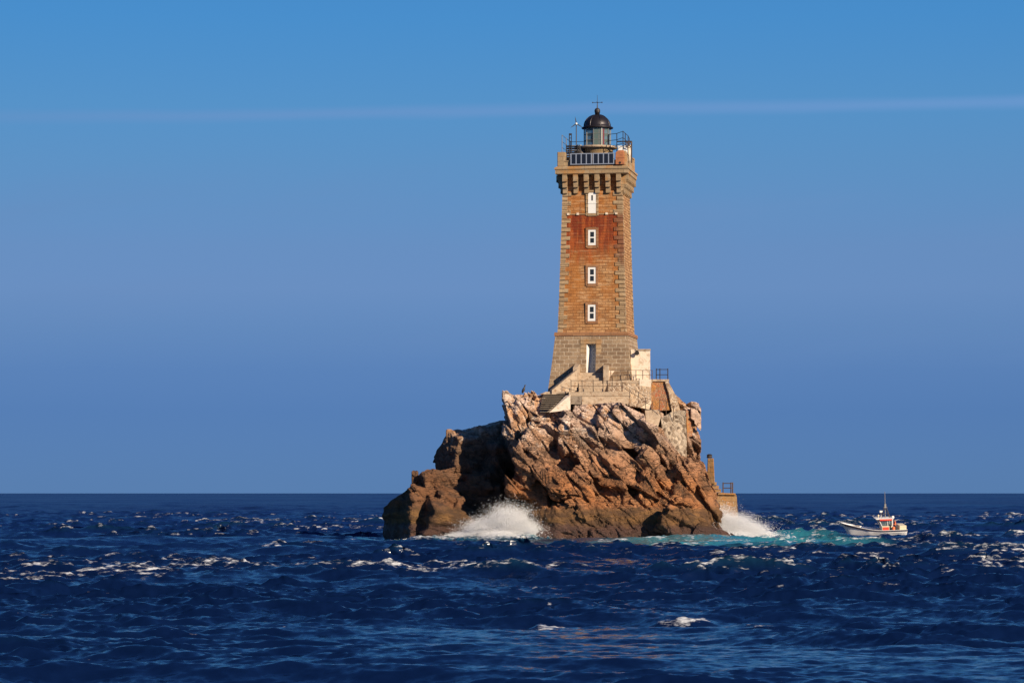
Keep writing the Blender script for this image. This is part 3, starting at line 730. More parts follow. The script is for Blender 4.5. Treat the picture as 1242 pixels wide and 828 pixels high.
solar(1.03, 'solar panel hung on the parapet, the one nearer the rusty block')
# small wind turbine
p0 = P(699, 178, TY - 1.6)
wt = thing('wind_turbine', 'thin mast with a tiny three-bladed wind turbine left of the lantern', 'wind turbine', p0)
hgt = Z(150.5, TY - 1.6) - p0.z
MB().tube((0, 0, -1.0), (0, 0, hgt), .05, .035).build('mast', M_DARKMET, wt)
MB().ball((0, -.12, hgt), .10, 6).tube((0, -.12, hgt), (0, .42, hgt + .02), .06, .02).build('hub', M_PAINT, wt)
for a in (100, 215, 330):
    d = Vector((math.cos(R(a)), 0, math.sin(R(a)))); pp = Vector((-d.z, 0, d.x))
    o = Vector((0, -.16, hgt)); MB().prism([o + d * .05 - pp * .05, o + d * .45 - pp * .025, o + d * .62, o + d * .4 + pp * .03, o + d * .05 + pp * .05], (0, .03, .0)).build('blade', M_DARKMET, wt)
# louvred rack with its post
p0 = P(694, 192, TY - 1.7)
rk = thing('louvred_rack', 'dark slatted rack with a tall post at the left end of the gallery', 'rack', p0, TROT)
for k in range(6):
    z = .06 + .2 * k; MB().box(-.56, .54, -.06, .34, z, z + .05, Matrix.Rotation(R(-9), 4, 'X')).build('slat', M_GREY if k % 2 else M_DARKMET, rk)
for x in (-.5, .48): MB().box(x - .03, x + .03, .0, .06, -.3, 1.16).build('upright', M_DARKMET, rk)
MB().box(-.28, -.21, -.02, .05, -.3, 2.05).box(-.1, -.04, -.02, .05, -.3, 2.05).box(-.28, -.04, -.03, .06, 1.95, 2.1).box(-.28, -.04, -.02, .05, 1.4, 1.46).box(-.28, -.04, -.02, .05, 1.68, 1.73).build('post', M_DARKMET, rk)
# dark water tank behind it
p0 = P(704, 192, TY - .4)
tk = thing('gallery_tank', 'dark round tank between the slatted rack and the lantern drum', 'tank', p0)
MB().lathe([(.5, -.3), (.52, 0), (.52, .92), (.44, 1.02), (.1, 1.06)], 20).build('tank_body', M_DARKMET, tk, True)
MB().lathe([(.13, 1.05), (.13, 1.12), (.05, 1.15)], 12).build('tank_lid', M_GREY, tk)
# white cabinet and its vent pipe
p0 = P(755.5, 192, TY - 1.5)
cb = thing('equipment_cabinet', 'white box cabinet on the gallery right of the lantern', 'cabinet', p0, TROT)
MB().box(-.42, .40, -.3, .5, -.3, .98).build('cabinet_body', M_PAINT, cb, bevel=.02)
MB().box(-.36, .34, -.325, -.302, -.2, .9).box(-.45, .43, -.33, .53, .985, 1.03).build('cabinet_door', M_PAINT, cb)
MB().tube((.52, .1, -.3), (.52, .1, 1.02), .14, n=12).tube((.52, .1, 1.02), (.52, .1, 1.1), .18, n=12).build('vent_pipe', M_WHITE, cb, True)
# rusty block on the parapet
q = on_front(2.42, -WP / 2 - .03, tz(205.0))
rb_ = thing('rusty_hopper', 'rust orange block with a drain hole on the right of the parapet', 'hopper', q, TROT)
MB().box(-.36, .36, -.24, .5, 0, 1.0).hexa([(-.36, -.24, 1.003), (.36, -.24, 1.003), (.36, .5, 1.003), (-.36, .5, 1.003)], [(-.12, -.1, 1.2), (.3, -.1, 1.2), (.3, .4, 1.2), (-.12, .4, 1.2)]).build('hopper_body', M_RUST, rb_, bevel=.02)
MB().box(-.38, .38, -.26, .5, .55, .61).build('hopper_band', M_RUST, rb_)
MB().tube((.02, -.26, .14), (.02, -.2, .14), .1, n=12).build('drain_hole', M_DARK, rb_)

def railing(name, label, pts, hgt, mat, rails=(1.0, .55), r=.035, cat='railing', group=None, skip=(), posts=None, hs=None):
    base = Vector(pts[0]); rt = thing(name, label, cat, base, 0, group)
    tops = []
    for i, p_ in enumerate(pts):
        q_ = Vector(p_) - base; hh = hs[i] if hs else hgt
        if i not in skip: MB().tube(q_ - Vector((0, 0, .25)), q_ + Vector((0, 0, hh)), r * 1.15, n=6).build('post', mat, rt)
        tops.append(q_)
    for f in rails:
        mb = MB()
        for a, c in zip(tops[:-1], tops[1:]): mb.tube(a + Vector((0, 0, hgt * f - .02)), c + Vector((0, 0, hgt * f - .02)), r * .8, n=6)
        mb.build('rail', mat, rt)
    return rt
gz = tz(191.5)
G = lambda u, v: on_front(u, v, gz)
railing('gallery_railing', 'grey iron railing at the right corner of the gallery', [G(1.15, -.6), G(1.9, -1.1), G(2.62, -2.55), G(2.62, -1.1), G(2.62, .8), G(2.5, 2.5)], 1.92, M_DARKMET, (1.0, .72, .48), .03)
railing('gallery_railing', 'thin grey railing along the gallery left of the lantern', [G(-2.6, -2.4), G(-2.6, 0), G(-2.6, 2.5), G(-1.0, 2.5), G(.4, 2.5)], 1.72, M_GREY, (1.0, .68, .4), .028)
# davit with a wheel
p0 = P(766, 192, TY - 2.0)
dv = thing('davit', 'small iron hoisting arm with a wheel at the right edge of the gallery', 'davit', p0)
MB().tube((0, 0, -.4), (0, 0, 1.45), .06).build('davit_post', M_DARKMET, dv)
MB().tube((.02, 0, 1.42), (-1.25, .1, 1.42), .055).tube((0, 0, .9), (-.5, .04, 1.4), .035).build('davit_arm', M_DARKMET, dv)
mb = MB(); c0 = Vector((-.22, -.08, 1.12))
for k in range(16):
    a, c = 2 * math.pi * k / 16, 2 * math.pi * (k + 1) / 16
    mb.tube(c0 + Vector((.24 * math.cos(a), 0, .24 * math.sin(a))), c0 + Vector((.24 * math.cos(c), 0, .24 * math.sin(c))), .035, n=5)
for k in range(3):
    a = math.pi * k / 3; mb.tube(c0 + Vector((.24 * math.cos(a), 0, .24 * math.sin(a))), c0 - Vector((.24 * math.cos(a), 0, .24 * math.sin(a))), .02, n=5)
mb.build('wheel', M_RUSTRAIL, dv)

# ------------------------------------------------------------------ stairs, terraces and walls at the tower's foot
# landing in front of the door
ld = thing('landing', 'flat stone landing with a beige front wall below the lighthouse door', 'landing', P(735, 476, 247))
L = P(735, 476, 247)
def wp(px, py, Y): return P(px, py, Y) - L
MB().prism([P(690, 475, 246.6) - L, P(764, 475, 246.6) - L, P(764, 475, 250.5) - L, P(690, 475, 250.5) - L], (0, 0, -.35)).build('landing_slab', M_CONC, ld)
MB().prism([wp(706, 478, 246.7), wp(764, 478, 246.7), wp(762, 489, 246.5), wp(745, 492, 246.4), wp(724, 490, 246.4), wp(706, 491, 246.4)][::-1], (0, 1.2, 0)).build('front_wall', M_CONC, ld, jitter=.02)
MB().prism([wp(692.5, 478, 246.65), wp(705.7, 478, 246.65), wp(705.7, 490, 246.5), wp(692.5, 490, 246.5)][::-1], (0, 1.0, 0)).build('side_panel', M_STEP, ld)
# steps from the landing to the door between two sloping side walls
es = thing('entrance_steps', 'stone steps up to the lighthouse door between two sloping side walls', 'steps', P(718, 474, 248)); E0 = P(718, 474, 248)
dz_ = Z(452, 249.6) - Z(475, 248)
for k in range(7):
    z = Z(475, 248) + dz_ * (k + 1) / 7; y0 = 247.6 + 2.1 * k / 7
    MB().box(X(702, 248) - E0.x, X(733, 248) - E0.x, y0 - E0.y, 250.3 - E0.y, z - dz_ / 7 + .002 - E0.z, z - E0.z).build('step', M_CONC, es)
def slopewall(a0, a1, zt0, zt1, zb_, th):
    d = Vector((a1[0] - a0[0], a1[1] - a0[1], 0)).normalized(); n = Vector((-d.y, d.x, 0)) * th / 2
    A, C = Vector((*a0, 0)), Vector((*a1, 0))
    return MB().hexa([A - n + Vector((0, 0, zb_)) - E0, C - n + Vector((0, 0, zb_)) - E0, C + n + Vector((0, 0, zb_)) - E0, A + n + Vector((0, 0, zb_)) - E0],
                     [A - n + Vector((0, 0, zt0)) - E0, C - n + Vector((0, 0, zt1)) - E0, C + n + Vector((0, 0, zt1)) - E0, A + n + Vector((0, 0, zt0)) - E0])
slopewall((X(702, 250), 250.6), (X(698, 247.9), 248.3), Z(439, 250), Z(445, 248), 12.3, .45).build('side_wall', M_CONC, es, bevel=.03)
slopewall((X(699, 247.9), 248.35), (X(668, 246.9), 247.4), Z(446, 248) - .1, Z(473, 247), 12.2, .5).build('side_wall', M_CONC, es, bevel=.03)
slopewall((X(736, 250), 250.8), (X(735, 248.2), 248.4), Z(440, 250), Z(444, 248), 12.3, .5).build('side_wall', M_CONC, es, bevel=.03)
# upper terrace with its whitewashed kerb
ut = thing('upper_terrace', 'rubble terrace with a whitewashed kerb wall right of the tower door', 'terrace', P(765, 474, 248.6)); U0 = P(765, 474, 248.6)
MB().prism([P(737, 461, 248.3) - U0, P(791, 461, 248.3) - U0, P(791, 461, 254) - U0, P(737, 461, 254) - U0], (0, 0, -.25)).build('terrace_slab', M_CONC, ut)
MB().prism([P(737.5, 463, 248.4) - U0, P(790, 463, 248.4) - U0, P(790, 486, 247.9) - U0, P(775, 494, 247.3) - U0, P(764, 492, 247.2) - U0, P(750, 486, 247.6) - U0, P(737.5, 478, 247.9) - U0][::-1], (0, 1.8, 0)).build('terrace_wall', M_RUBBLE2, ut, jitter=.03)
MB().prism([P(738, 449.5, 249.3) - U0, P(772, 449.5, 249.3) - U0, P(772, 461, 249.3) - U0, P(738, 461, 249.3) - U0][::-1], (0, .5, 0)).build('kerb_wall', M_WHITE, ut)
# cream annex
an = thing('annex', 'tall cream whitewashed annex block against the right side of the tower', 'annex', P(781, 480, 250)); A0 = P(781, 480, 250)
MB().prism([P(765, 424, 249.6) - A0, P(788.6, 424, 249.6) - A0, P(788.8, 466, 249.6) - A0, P(765, 466, 249.6) - A0][::-1], (0, 2.6, 0)).prism([P(775.5, 460, 248.25) - A0, P(789.6, 460, 248.25) - A0, P(790.2, 497, 248.25) - A0, P(776, 494, 248.25) - A0][::-1], (0, 1.3, 0)).build('annex_wall', M_WHITE, an)
MB().prism([P(771, 423.2, 249.5) - A0, P(789.2, 423.2, 249.5) - A0, P(789.2, 424.6, 249.5) - A0, P(771, 424.6, 249.5) - A0][::-1], (0, 2.8, 0)).build('coping', M_CONC, an)
hood = MB().tube(P(772.5, 427, 249.45) - A0, P(772.5, 428, 249.2) - A0, .1, .2, 12); hood.build('lamp_hood', M_DARKMET, an)
# red rubble wall and its platform
rw = thing('red_wall', 'reddish rubble retaining wall under the right end of the terrace railing', 'wall', P(800, 480, 249)); W0_ = P(800, 480, 249)
MB().prism([P(789.8, 461, 249) - W0_, P(810.5, 461, 249) - W0_, P(813, 468, 248.8) - W0_, P(817, 479, 248.5) - W0_, P(821, 497, 248) - W0_, P(790.2, 498, 248) - W0_][::-1], (0, 4, 0)).build('wall_face', M_REDBR, rw, jitter=.03)
MB().prism([P(789.6, 459.8, 248.8) - W0_, P(811.5, 459.8, 248.8) - W0_, P(811.5, 462.2, 248.8) - W0_, P(789.6, 462.2, 248.8) - W0_][::-1], (0, 4.3, 0)).build('wall_cap', M_CONC, rw)
MB().prism([P(806.8, 462.4, 248.75) - W0_, P(811, 462.4, 248.75) - W0_, P(820, 480, 248.3) - W0_, P(826, 500, 247.8) - W0_, P(815, 500, 247.7) - W0_, P(811, 478, 248.3) - W0_][::-1], (0, 3, 0)).build('buttress', M_RUBBLE2, rw, jitter=.03)
# speckled rubble wall lower right
rr = thing('rubble_wall', 'tall speckled rubble wall beside the cliff path on the right slope', 'wall', P(820, 530, 247)); R0 = P(820, 530, 247)
MB().prism([P(801, 507, 246.8) - R0, P(816, 499, 247.2) - R0, P(831.5, 498, 247.2) - R0, P(833, 530, 246.6) - R0, P(832.5, 556, 246.0) - R0, P(822, 552, 245.7) - R0, P(811, 538, 245.9) - R0, P(803, 522, 246.3) - R0][::-1], (0, 3, 0)).build('wall_face', M_RUBBLE, rr, jitter=.04)
MB().prism([P(831.8, 497, 247.4) - R0, P(840, 500, 248.2) - R0, P(842, 528, 247.6) - R0, P(833.3, 530, 246.9) - R0][::-1], (0, 2.5, 0)).build('wall_return', M_REDBR, rr, jitter=.04)
MB().prism([P(782, 497, 247.6) - R0, P(800, 497, 247.6) - R0, P(801, 506, 246.9) - R0, P(798, 517, 246.3) - R0, P(783, 512, 246.4) - R0][::-1], (0, 2, 0)).build('patch_slab', M_CONC, rr, jitter=.04)
# steps cut in the rock on the left with a cream flank wall
ls = thing('rock_stairs', 'flight of dark worn steps with a cream flank wall left of the landing', 'stairs', P(672, 490, 246.5)); S0 = P(672, 490, 246.5)
for k in range(8):
    py = 497 - k * 2.5; px0 = 655 + k * .6; px1 = 668 + k * 2.6; Y = 245.2 + k * .28
    st = MB().prism([P(px0, py, Y + .35) - S0, P(px1, py, Y + .35) - S0, P(px1, py, Y + 1.6) - S0, P(px0, py, Y + 1.6) - S0], (0, 0, -.19))
    st.prism([P(px0 - .4, py - .9, Y) - S0, P(px1, py - .9, Y) - S0, P(px1, py - .9, Y + .6) - S0, P(px0 - .4, py - .9, Y + .6) - S0], (0, 0, .055)).build('step', M_STEP, ls)
MB().prism([P(666, 500, 245.2) - S0, P(692, 497, 245.4) - S0, P(692.3, 478.5, 246.6) - S0, P(687, 478.5, 247.0) - S0][::-1], (0, .9, 0)).build('flank_wall', M_WHITE, ls, jitter=.02)
MB().prism([P(654, 478.2, 247.4) - S0, P(693, 476.2, 247.2) - S0, P(693, 474.6, 247.2) - S0, P(662, 474.9, 247.4) - S0], (0, .7, 0)).build('coping_slab', M_CONC, ls)
# railings
railing('terrace_railing', 'iron railing along the upper terrace edge beside the tower foot', [P(x, 460.5, 248.5) for x in (740.8, 753, 761.6, 771.4, 779.6, 787.4, 791)], .82, M_RUSTRAIL, (1.0, .5), .024)
railing('terrace_railing', 'short railing of thick dark posts at the far right end of the terrace', [P(796, 460, 249.2), P(800.4, 460, 249), P(810, 460, 249)], .92, M_DARKMET, (.93, .45), .036, skip=())
railing('landing_railing', 'rust brown railing along the front edge of the landing', [P(x, 475, 246.75) for x in (692.6, 706, 719.5, 731.5, 742.5, 753.5)], 1.0, M_RUSTRAIL, (.95, .5), .024)
railing('stair_railing', 'sloping handrail running down from the landing past the cream annex', [P(755, 474.5, 246.8), P(764, 480.5, 246.6), P(774, 486, 246.5), P(783, 493, 246.3), P(791, 497, 246.3)], .78, M_RUSTRAIL, (1.0, .5), .024)
railing('path_railing', 'thin handrail along the path below the red wall', [P(800, 498, 247), P(808, 500, 246.9), P(817, 506, 246.7)], .95, M_RUSTRAIL, (1.0,), .024)
# quay, pillar, railing at the landing place on the right
qy = thing('stone_quay', 'ochre stained stone quay at the right foot of the islet', 'quay', P(880, 640, 247)); Q0 = P(880, 640, 247)
MB().prism([P(868, 602, 247) - Q0, P(872, 597.6, 247) - Q0, P(891.8, 598.4, 247) - Q0, P(893.5, 601, 247) - Q0, P(896, 629, 246.7) - Q0, P(898, 668, 246.5) - Q0, P(866, 668, 245.8) - Q0, P(862, 630, 246.3) - Q0][::-1], (0, 7, 0)).build('quay_wall', M_QUAY, qy, jitter=.02, sub=0)
MB().prism([P(871.5, 597.2, 246.8) - Q0, P(892.2, 597.8, 246.8) - Q0, P(892.4, 599.8, 246.8) - Q0, P(871, 599.6, 246.8) - Q0][::-1], (0, 7.3, 0)).build('coping', M_QUAY, qy)
mb = MB()
for k in range(5): mb.prism([P(865 - k * .5, 597 - k * 4.2, 247.5) - Q0, P(877 - k * 2.6, 597 - k * 4.2, 247.5) - Q0, P(877 - k * 2.6, 601 - k * 4.2, 247.4) - Q0, P(865 - k * .5, 601 - k * 4.2, 247.4) - Q0][::-1], (0, 2.2, 0))
mb.build('quay_steps', M_QUAY, qy)
pl = thing('stone_pillar', 'squat stone pillar with a dark cap above the quay', 'pillar', P(862, 585, 247.6)); L0_ = P(862, 585, 247.6)
MB().hexa([P(857.2, 587, 247.4) - L0_, P(867, 587, 247.2) - L0_, P(867, 587, 248.5) - L0_, P(857.2, 587, 248.6) - L0_], [P(858.2, 555.5, 247.5) - L0_, P(865.6, 555.5, 247.35) - L0_, P(865.6, 555.5, 248.4) - L0_, P(858.2, 555.5, 248.5) - L0_]).build('pillar_shaft', M_QUAY, pl, bevel=.04)
MB().lathe([(.2, 0), (.24, .1), (.2, .2), (.24, .28), (.1, .34)], 10, P(860.5, 555.3, 247.9) - L0_).build('pillar_cap', M_DARKMET, pl)
railing('quay_railing', 'pair of rusty posts with crossbars at the top of the quay', [P(877, 598, 247.6), P(886.5, 598, 247.4), P(888.6, 598, 247.6)], .92, M_RUSTRAIL, (.93, .5), .045)

# dark seabird on the left knob
hits_ = V[(np.abs(V[:, 0] - X(633, 248.2)) < .12) & (V[:, 1] < 249.5)]; sbp = Vector(hits_[hits_[:, 2].argmax()].tolist()) - Vector((0, 0, .1))
sb = thing('seabird', 'small dark bird perched on the left shoulder of the islet', 'bird', sbp)
bm_ = MB().lathe([(.005, -.02), (.055, .02), (.11, .16), (.125, .28), (.10, .40), (.055, .48), (.045, .56), (.06, .62), (.05, .68), (.005, .71)], 12)
bm_.v = [(x + (z - .2) * .35, y, z) for x, y, z in bm_.v]
bm_.build('body', M_DARKMET, sb, True)
MB().tube((.155, 0, .64), (.28, 0, .65), .022, .006, 6).build('beak', M_GREY, sb)
MB().prism([Vector((-.10, -.05, .1)), Vector((-.10, .05, .1)), Vector((-.30, .04, -.10)), Vector((-.30, -.04, -.10))], (.03, 0, .03)).build('tail', M_DARKMET, sb)

# ------------------------------------------------------------------ fishing boat
BY = 272.0
def hull(t_, side, h):        # t_ 0 bow .. 1 stern
    pass
bo = thing('fishing_boat', 'small white open fishing boat with a red-trimmed wheelhouse, heading left beside the islet', 'boat')
M_HULL = simple('white_hull', (.86, .84, .80), .45, 0, .06, 2)
M_NAVY = simple('navy_strake', (.025, .025, .045), .5, 0, .2, 3)
M_DECK = simple('boat_deck', (.35, .30, .24), .8, 0, .3, 3)
M_RED = simple('red_trim', (.68, .065, .03), .5, 0, .15, 4)
M_ORANGE = simple('orange_buoy', (.75, .17, .05), .55, 0, .2, 4)
M_CREAM = simple('cream_wheelhouse', (.70, .60, .40), .5, 0, .12, 3)
LN = 6.1; NS = 25
ribs = []
for i in range(NS):
    s_ = i / (NS - 1); x = -LN / 2 + LN * s_
    beam = 1.05 * min(1, (s_ * 2.6 + .0) ** .62 if s_ > 0 else 0) * (1 - .10 * max(0, s_ - .6) / .4); beam = max(beam, .03)
    sheer = .46 + .78 * max(0, 1 - s_ / .62) ** 1.7 + .05 * max(0, s_ - .7)
    rake = -.55 * (1 - s_) ** 5
    pts = []
    for j in range(6):
        q = j / 5; zz = -.35 + (sheer + .35) * q
        w_ = beam * (.25 + .75 * min(1, q * 1.25) ** .6); xx = x + rake * (q - .2) + (1 - q) * .55 * (1 - s_) ** 4
        pts.append((xx, w_, zz))
    ribs.append(pts)
hb = MB(); vs = []; fs = []
for pts in ribs:
    for sgn in (-1, 1):
        for p_ in pts: vs.append((p_[0], sgn * p_[1], p_[2]))
    for p_ in pts[:0:-1][:1]:
        pass
ST = 12
for i in range(NS - 1):
    for j in range(5):
        a = i * ST + j; fs.append((a, a + 1, a + ST + 1, a + ST)); a += 6; fs.append((a, a + ST, a + ST + 1, a + 1))
    fs.append((i * ST, (i + 1) * ST, (i + 1) * ST + 6, i * ST + 6))
k = (NS - 1) * ST; fs.append(tuple(range(k, k + 6)) + tuple(range(k + 11, k + 5, -1)))
# inside deck
dk = []
for i, pts in enumerate(ribs):
    zf = max(.12, pts[5][2] - .34); b_ = pts[5][1] * .9
    k0 = len(vs); vs += [(pts[5][0], -pts[5][1] * .93, pts[5][2]), (pts[5][0], -b_, zf), (pts[5][0], b_, zf), (pts[5][0], pts[5][1] * .93, pts[5][2])]; dk.append(k0)
for i in range(NS - 1):
    a, c = dk[i], dk[i + 1]
    for q in range(3): fs.append((a + q, a + q + 1, c + q + 1, c + q))
    fs.append((i * ST + 5, a, c, (i + 1) * ST + 5)); fs.append((i * ST + 11, (i + 1) * ST + 11, c + 3, a + 3))
hb.add(vs, fs)
hull_o = hb.build('hull', M_HULL, bo, True)
for sgn in (-1, 1):
    mb = MB()
    for i in range(NS - 1):
        a, c = ribs[i], ribs[i + 1]
        def at_(p5, p4, f): return Vector((p5[0] + (p4[0] - p5[0]) * f, sgn * (p5[1] + (p4[1] - p5[1]) * f + .012), p5[2] + (p4[2] - p5[2]) * f))
        mb.hexa([at_(a[5], a[4], .95), at_(c[5], c[4], .95), at_(c[5], c[4], .95) + Vector((0, sgn * .03, 0)), at_(a[5], a[4], .95) + Vector((0, sgn * .03, 0))],
                [at_(a[5], a[4], .12), at_(c[5], c[4], .12), at_(c[5], c[4], .12) + Vector((0, sgn * .03, 0)), at_(a[5], a[4], .12) + Vector((0, sgn * .03, 0))])
    mb.build('rubbing_strake', M_NAVY, bo)
MB().box(-LN / 2 + .75, -LN / 2 + 1.5, -.55, .55, .78, .84).box(-1.5, -1.1, -.35, .3, .2, .62).build('foredeck_hatch', M_DECK, bo)
# wheelhouse: windscreen leaning forward at the top, cream sides, red-edged roof
wh0, wh1 = .62, 1.62
def whz(x0b, x1b, x0t, x1t, z0, z1, hw): return [(x0b, -hw, z0), (x1b, -hw, z0), (x1b, hw, z0), (x0b, hw, z0)], [(x0t, -hw, z1), (x1t, -hw, z1), (x1t, hw, z1), (x0t, hw, z1)]
wh = MB().hexa(*whz(wh0, wh1, wh0 - .02, wh1, .10, .82, .62)).build('wheelhouse', M_CREAM, bo)
mb = MB()
for yy in (-.6, .6):
    mb.tube((wh0 - .02, yy, .8), (wh0 - .36, yy, 1.5), .035, n=6).tube((wh1 - .02, yy, .8), (wh1 - .02, yy, 1.5), .035, n=6).tube((wh0 + .55, yy, .8), (wh0 + .5, yy, 1.5), .028, n=6)
mb.build('window_post', M_PAINT, bo)
M_BGL = glassmat('wheelhouse_glass', (.18, .24, .24), .08, .45)
MB().hexa(*whz(wh0 - .01, wh1 - .03, wh0 - .33, wh1 - .03, .823, 1.495, .595)).build('wheelhouse_glazing', M_BGL, bo)
rf = MB().hexa(*whz(wh0 - .62, wh1 + .08, wh0 - .66, wh1 + .08, 1.50, 1.58, .74)).build('wheelhouse_roof', M_PAINT, bo)
MB().hexa(*whz(wh0 - .25, wh1 - .05, wh0 - .3, wh1 - .05, 1.38, 1.54, .765)).build('red_stripe', M_RED, rf)
MB().hexa(*whz(wh0 + .04, wh0 + .68, wh0 + .04, wh0 + .66, .16, .72, .64)).build('red_panel', M_RED, wh)
MB().hexa(*whz(wh1 - .28, wh1 - .12, wh1 - .28, wh1 - .12, .16, .95, .632)).build('door_slot', M_DARK, wh)
ms = MB().tube((1.05, 0, 1.55), (1.0, 0, 4.15), .05, .025).build('mast', M_GREY, bo)
MB().tube((.62, -.25, 1.55), (1.0, 0, 3.0), .03).tube((1.5, -.25, 1.55), (1.02, 0, 3.0), .03).tube((1.5, .25, 1.55), (1.02, 0, 2.6), .03).tube((.72, -.2, 2.0), (1.38, -.2, 2.0), .025).tube((.85, -.1, 2.45), (1.22, -.1, 2.45), .025).build('mast_stay', M_DARKMET, ms)
MB().tube((.84, -.3, 2.62), (1.2, -.3, 2.62), .02).box(.95, 1.12, -.1, .1, 2.55, 2.95).build('mast_lamp', M_GREY, ms)
MB().box(.48, .78, -.12, .12, 2.12, 2.28).tube((.63, 0, 1.56), (.63, 0, 2.12), .03).build('radar', M_PAINT, bo)
MB().ball((.36, 0, 1.8), .10, 6).tube((.36, 0, 1.56), (.36, 0, 1.75), .04).build('searchlight', M_CREAM, bo)
MB().ball((1.75, -.2, 1.62), .16, 8).tube((1.75, -.2, .6), (1.75, -.2, 1.5), .03).build('radome', M_PAINT, bo)
MB().box(2.28, 2.98, -.86, .86, .42, .86).build('stern_locker', M_CREAM, bo, bevel=.03)
mb = MB()
mb.tube((1.72, -.74, .30), (1.72, -.74, .62), .16, n=10).ball((1.72, -.74, .62), .16, 6)
mb.build('fender', M_ORANGE, bo, True)
BOX = X(1061, BY)
bo.scale = (.93, .93, .93); bo.location = (BOX, BY, .26); bo.rotation_euler = (R(7), R(-1.5), R(5))
# the person working behind the wheelhouse
def person(M4):
    J = {'pelvis': (0, 0, .92), 'waist': (0, 0, 1.08), 'chest': (.03, 0, 1.30), 'neck': (.05, 0, 1.47), 'head': (.08, 0, 1.60), 'crown': (.09, 0, 1.74)}
    for sfx, sy in (('l', 1), ('r', -1)):
        J.update({'hip' + sfx: (0, .1 * sy, .88), 'knee' + sfx: (.04, .12 * sy, .48), 'ankle' + sfx: (0, .12 * sy, .09), 'toe' + sfx: (.16, .13 * sy, .04),
                  'sho' + sfx: (.02, .19 * sy, 1.39), 'elb' + sfx: (.10, .27 * sy, 1.13), 'wri' + sfx: (.33, .2 * sy, 1.06), 'hand' + sfx: (.42, .18 * sy, 1.06)})
    rad = {'pelvis': .145, 'waist': .135, 'chest': .155, 'neck': .062, 'head': .105, 'crown': .07, 'hip': .10, 'knee': .065, 'ankle': .05, 'toe': .04, 'sho': .075, 'elb': .05, 'wri': .036, 'hand': .042}
    E_ = [('pelvis', 'waist'), ('waist', 'chest'), ('chest', 'neck'), ('neck', 'head'), ('head', 'crown')]
    for s_ in 'lr': E_ += [('pelvis', 'hip' + s_), ('hip' + s_, 'knee' + s_), ('knee' + s_, 'ankle' + s_), ('ankle' + s_, 'toe' + s_), ('chest', 'sho' + s_), ('sho' + s_, 'elb' + s_), ('elb' + s_, 'wri' + s_), ('wri' + s_, 'hand' + s_)]
    for s_, sy in (('l', 1), ('r', -1)):
        for q in range(4):
            n_ = f'fin{q}{s_}'; J[n_] = (.49 - .008 * abs(q - 1), (.18 + .02 * (q - 1.5)) * sy * 1.0, 1.045 - .004 * q); rad['fin'] = .009; E_.append(('hand' + s_, n_))
        J['thu' + s_] = (.43, .13 * sy, 1.075); rad['thu'] = .011; E_.append(('hand' + s_, 'thu' + s_))
    names = list(J); me = bpy.data.meshes.new('person'); me.from_pydata([J[n_] for n_ in names], [(names.index(a), names.index(c)) for a, c in E_], [])
    o = bpy.data.objects.new('person', me); COL.objects.link(o)
    sk = o.modifiers.new('skin', 'SKIN'); sk.use_smooth_shade = True
    for i, n_ in enumerate(names):
        key = n_ if n_ in rad else n_[:3] if n_[:3] in ('fin', 'thu') else n_[:-1]
        me.skin_vertices[0].data[i].radius = (rad[key], rad[key]); me.skin_vertices[0].data[i].use_root = (n_ == 'pelvis')
    ss = o.modifiers.new('sub', 'SUBSURF'); ss.levels = 2; ss.render_levels = 2
    m, t, b = material('oilskins')
    xx, yy, zz = t.xyz(t.coord())
    c = t.mix(t.math('GREATER_THAN', zz, .98), (.035, .035, .045), (.72, .16, .06))
    c = t.mix(t.math('GREATER_THAN', zz, 1.485), c, (.48, .26, .18)); c = t.mix(t.math('GREATER_THAN', xx, .335), c, (.48, .26, .18))
    t.put(b.inputs['Base Color'], c); b.inputs['Roughness'].default_value = .55
    me.materials.append(m); o.matrix_world = M4
    # face, ears and short dark hair ride on the head
    hd = Vector(J['head']) + Vector((.01, 0, .035))
    MB().ball(hd + Vector((-.015, 0, .035)), .112, 8, .95).build('hair', M_NAVY, o, True)
    fc = MB().ball(hd + Vector((.022, 0, -.005)), .092, 8, 1.2); fc.prism([hd + Vector((.105, -.014, -.02)), hd + Vector((.105, .014, -.02)), hd + Vector((.108, 0, .03))], (.022, 0, -.004))
    fc.ball(hd + Vector((0, .1, -.005)), .026, 5).ball(hd + Vector((0, -.1, -.005)), .026, 5)
    M_SKIN = simple('skin', (.48, .26, .18), .6, 0, .08, 4)
    fo = fc.build('face', M_SKIN, o, True)
    for sy in (-1, 1): MB().ball(hd + Vector((.108, .034 * sy, .018)), .012, 5).build('eye', M_DARK, fo)
    MB().box(hd.x + .100, hd.x + .112, -.024, .024, hd.z - .052, hd.z - .044).build('mouth', M_RED, fo)
    tag(o, 'person in an orange jacket standing behind the wheelhouse of the fishing boat', 'person', None, 'thing')
    return o
MBOAT = Matrix.Translation((BOX, BY, .26)) @ Euler((R(7), R(-1.5), R(5))).to_matrix().to_4x4()
person(MBOAT @ Matrix.Scale(.93, 4) @ Matrix.Translation((2.02, -.12, .12)) @ Matrix.Rotation(R(185), 4, 'Z') @ Matrix.Scale(.74, 4))

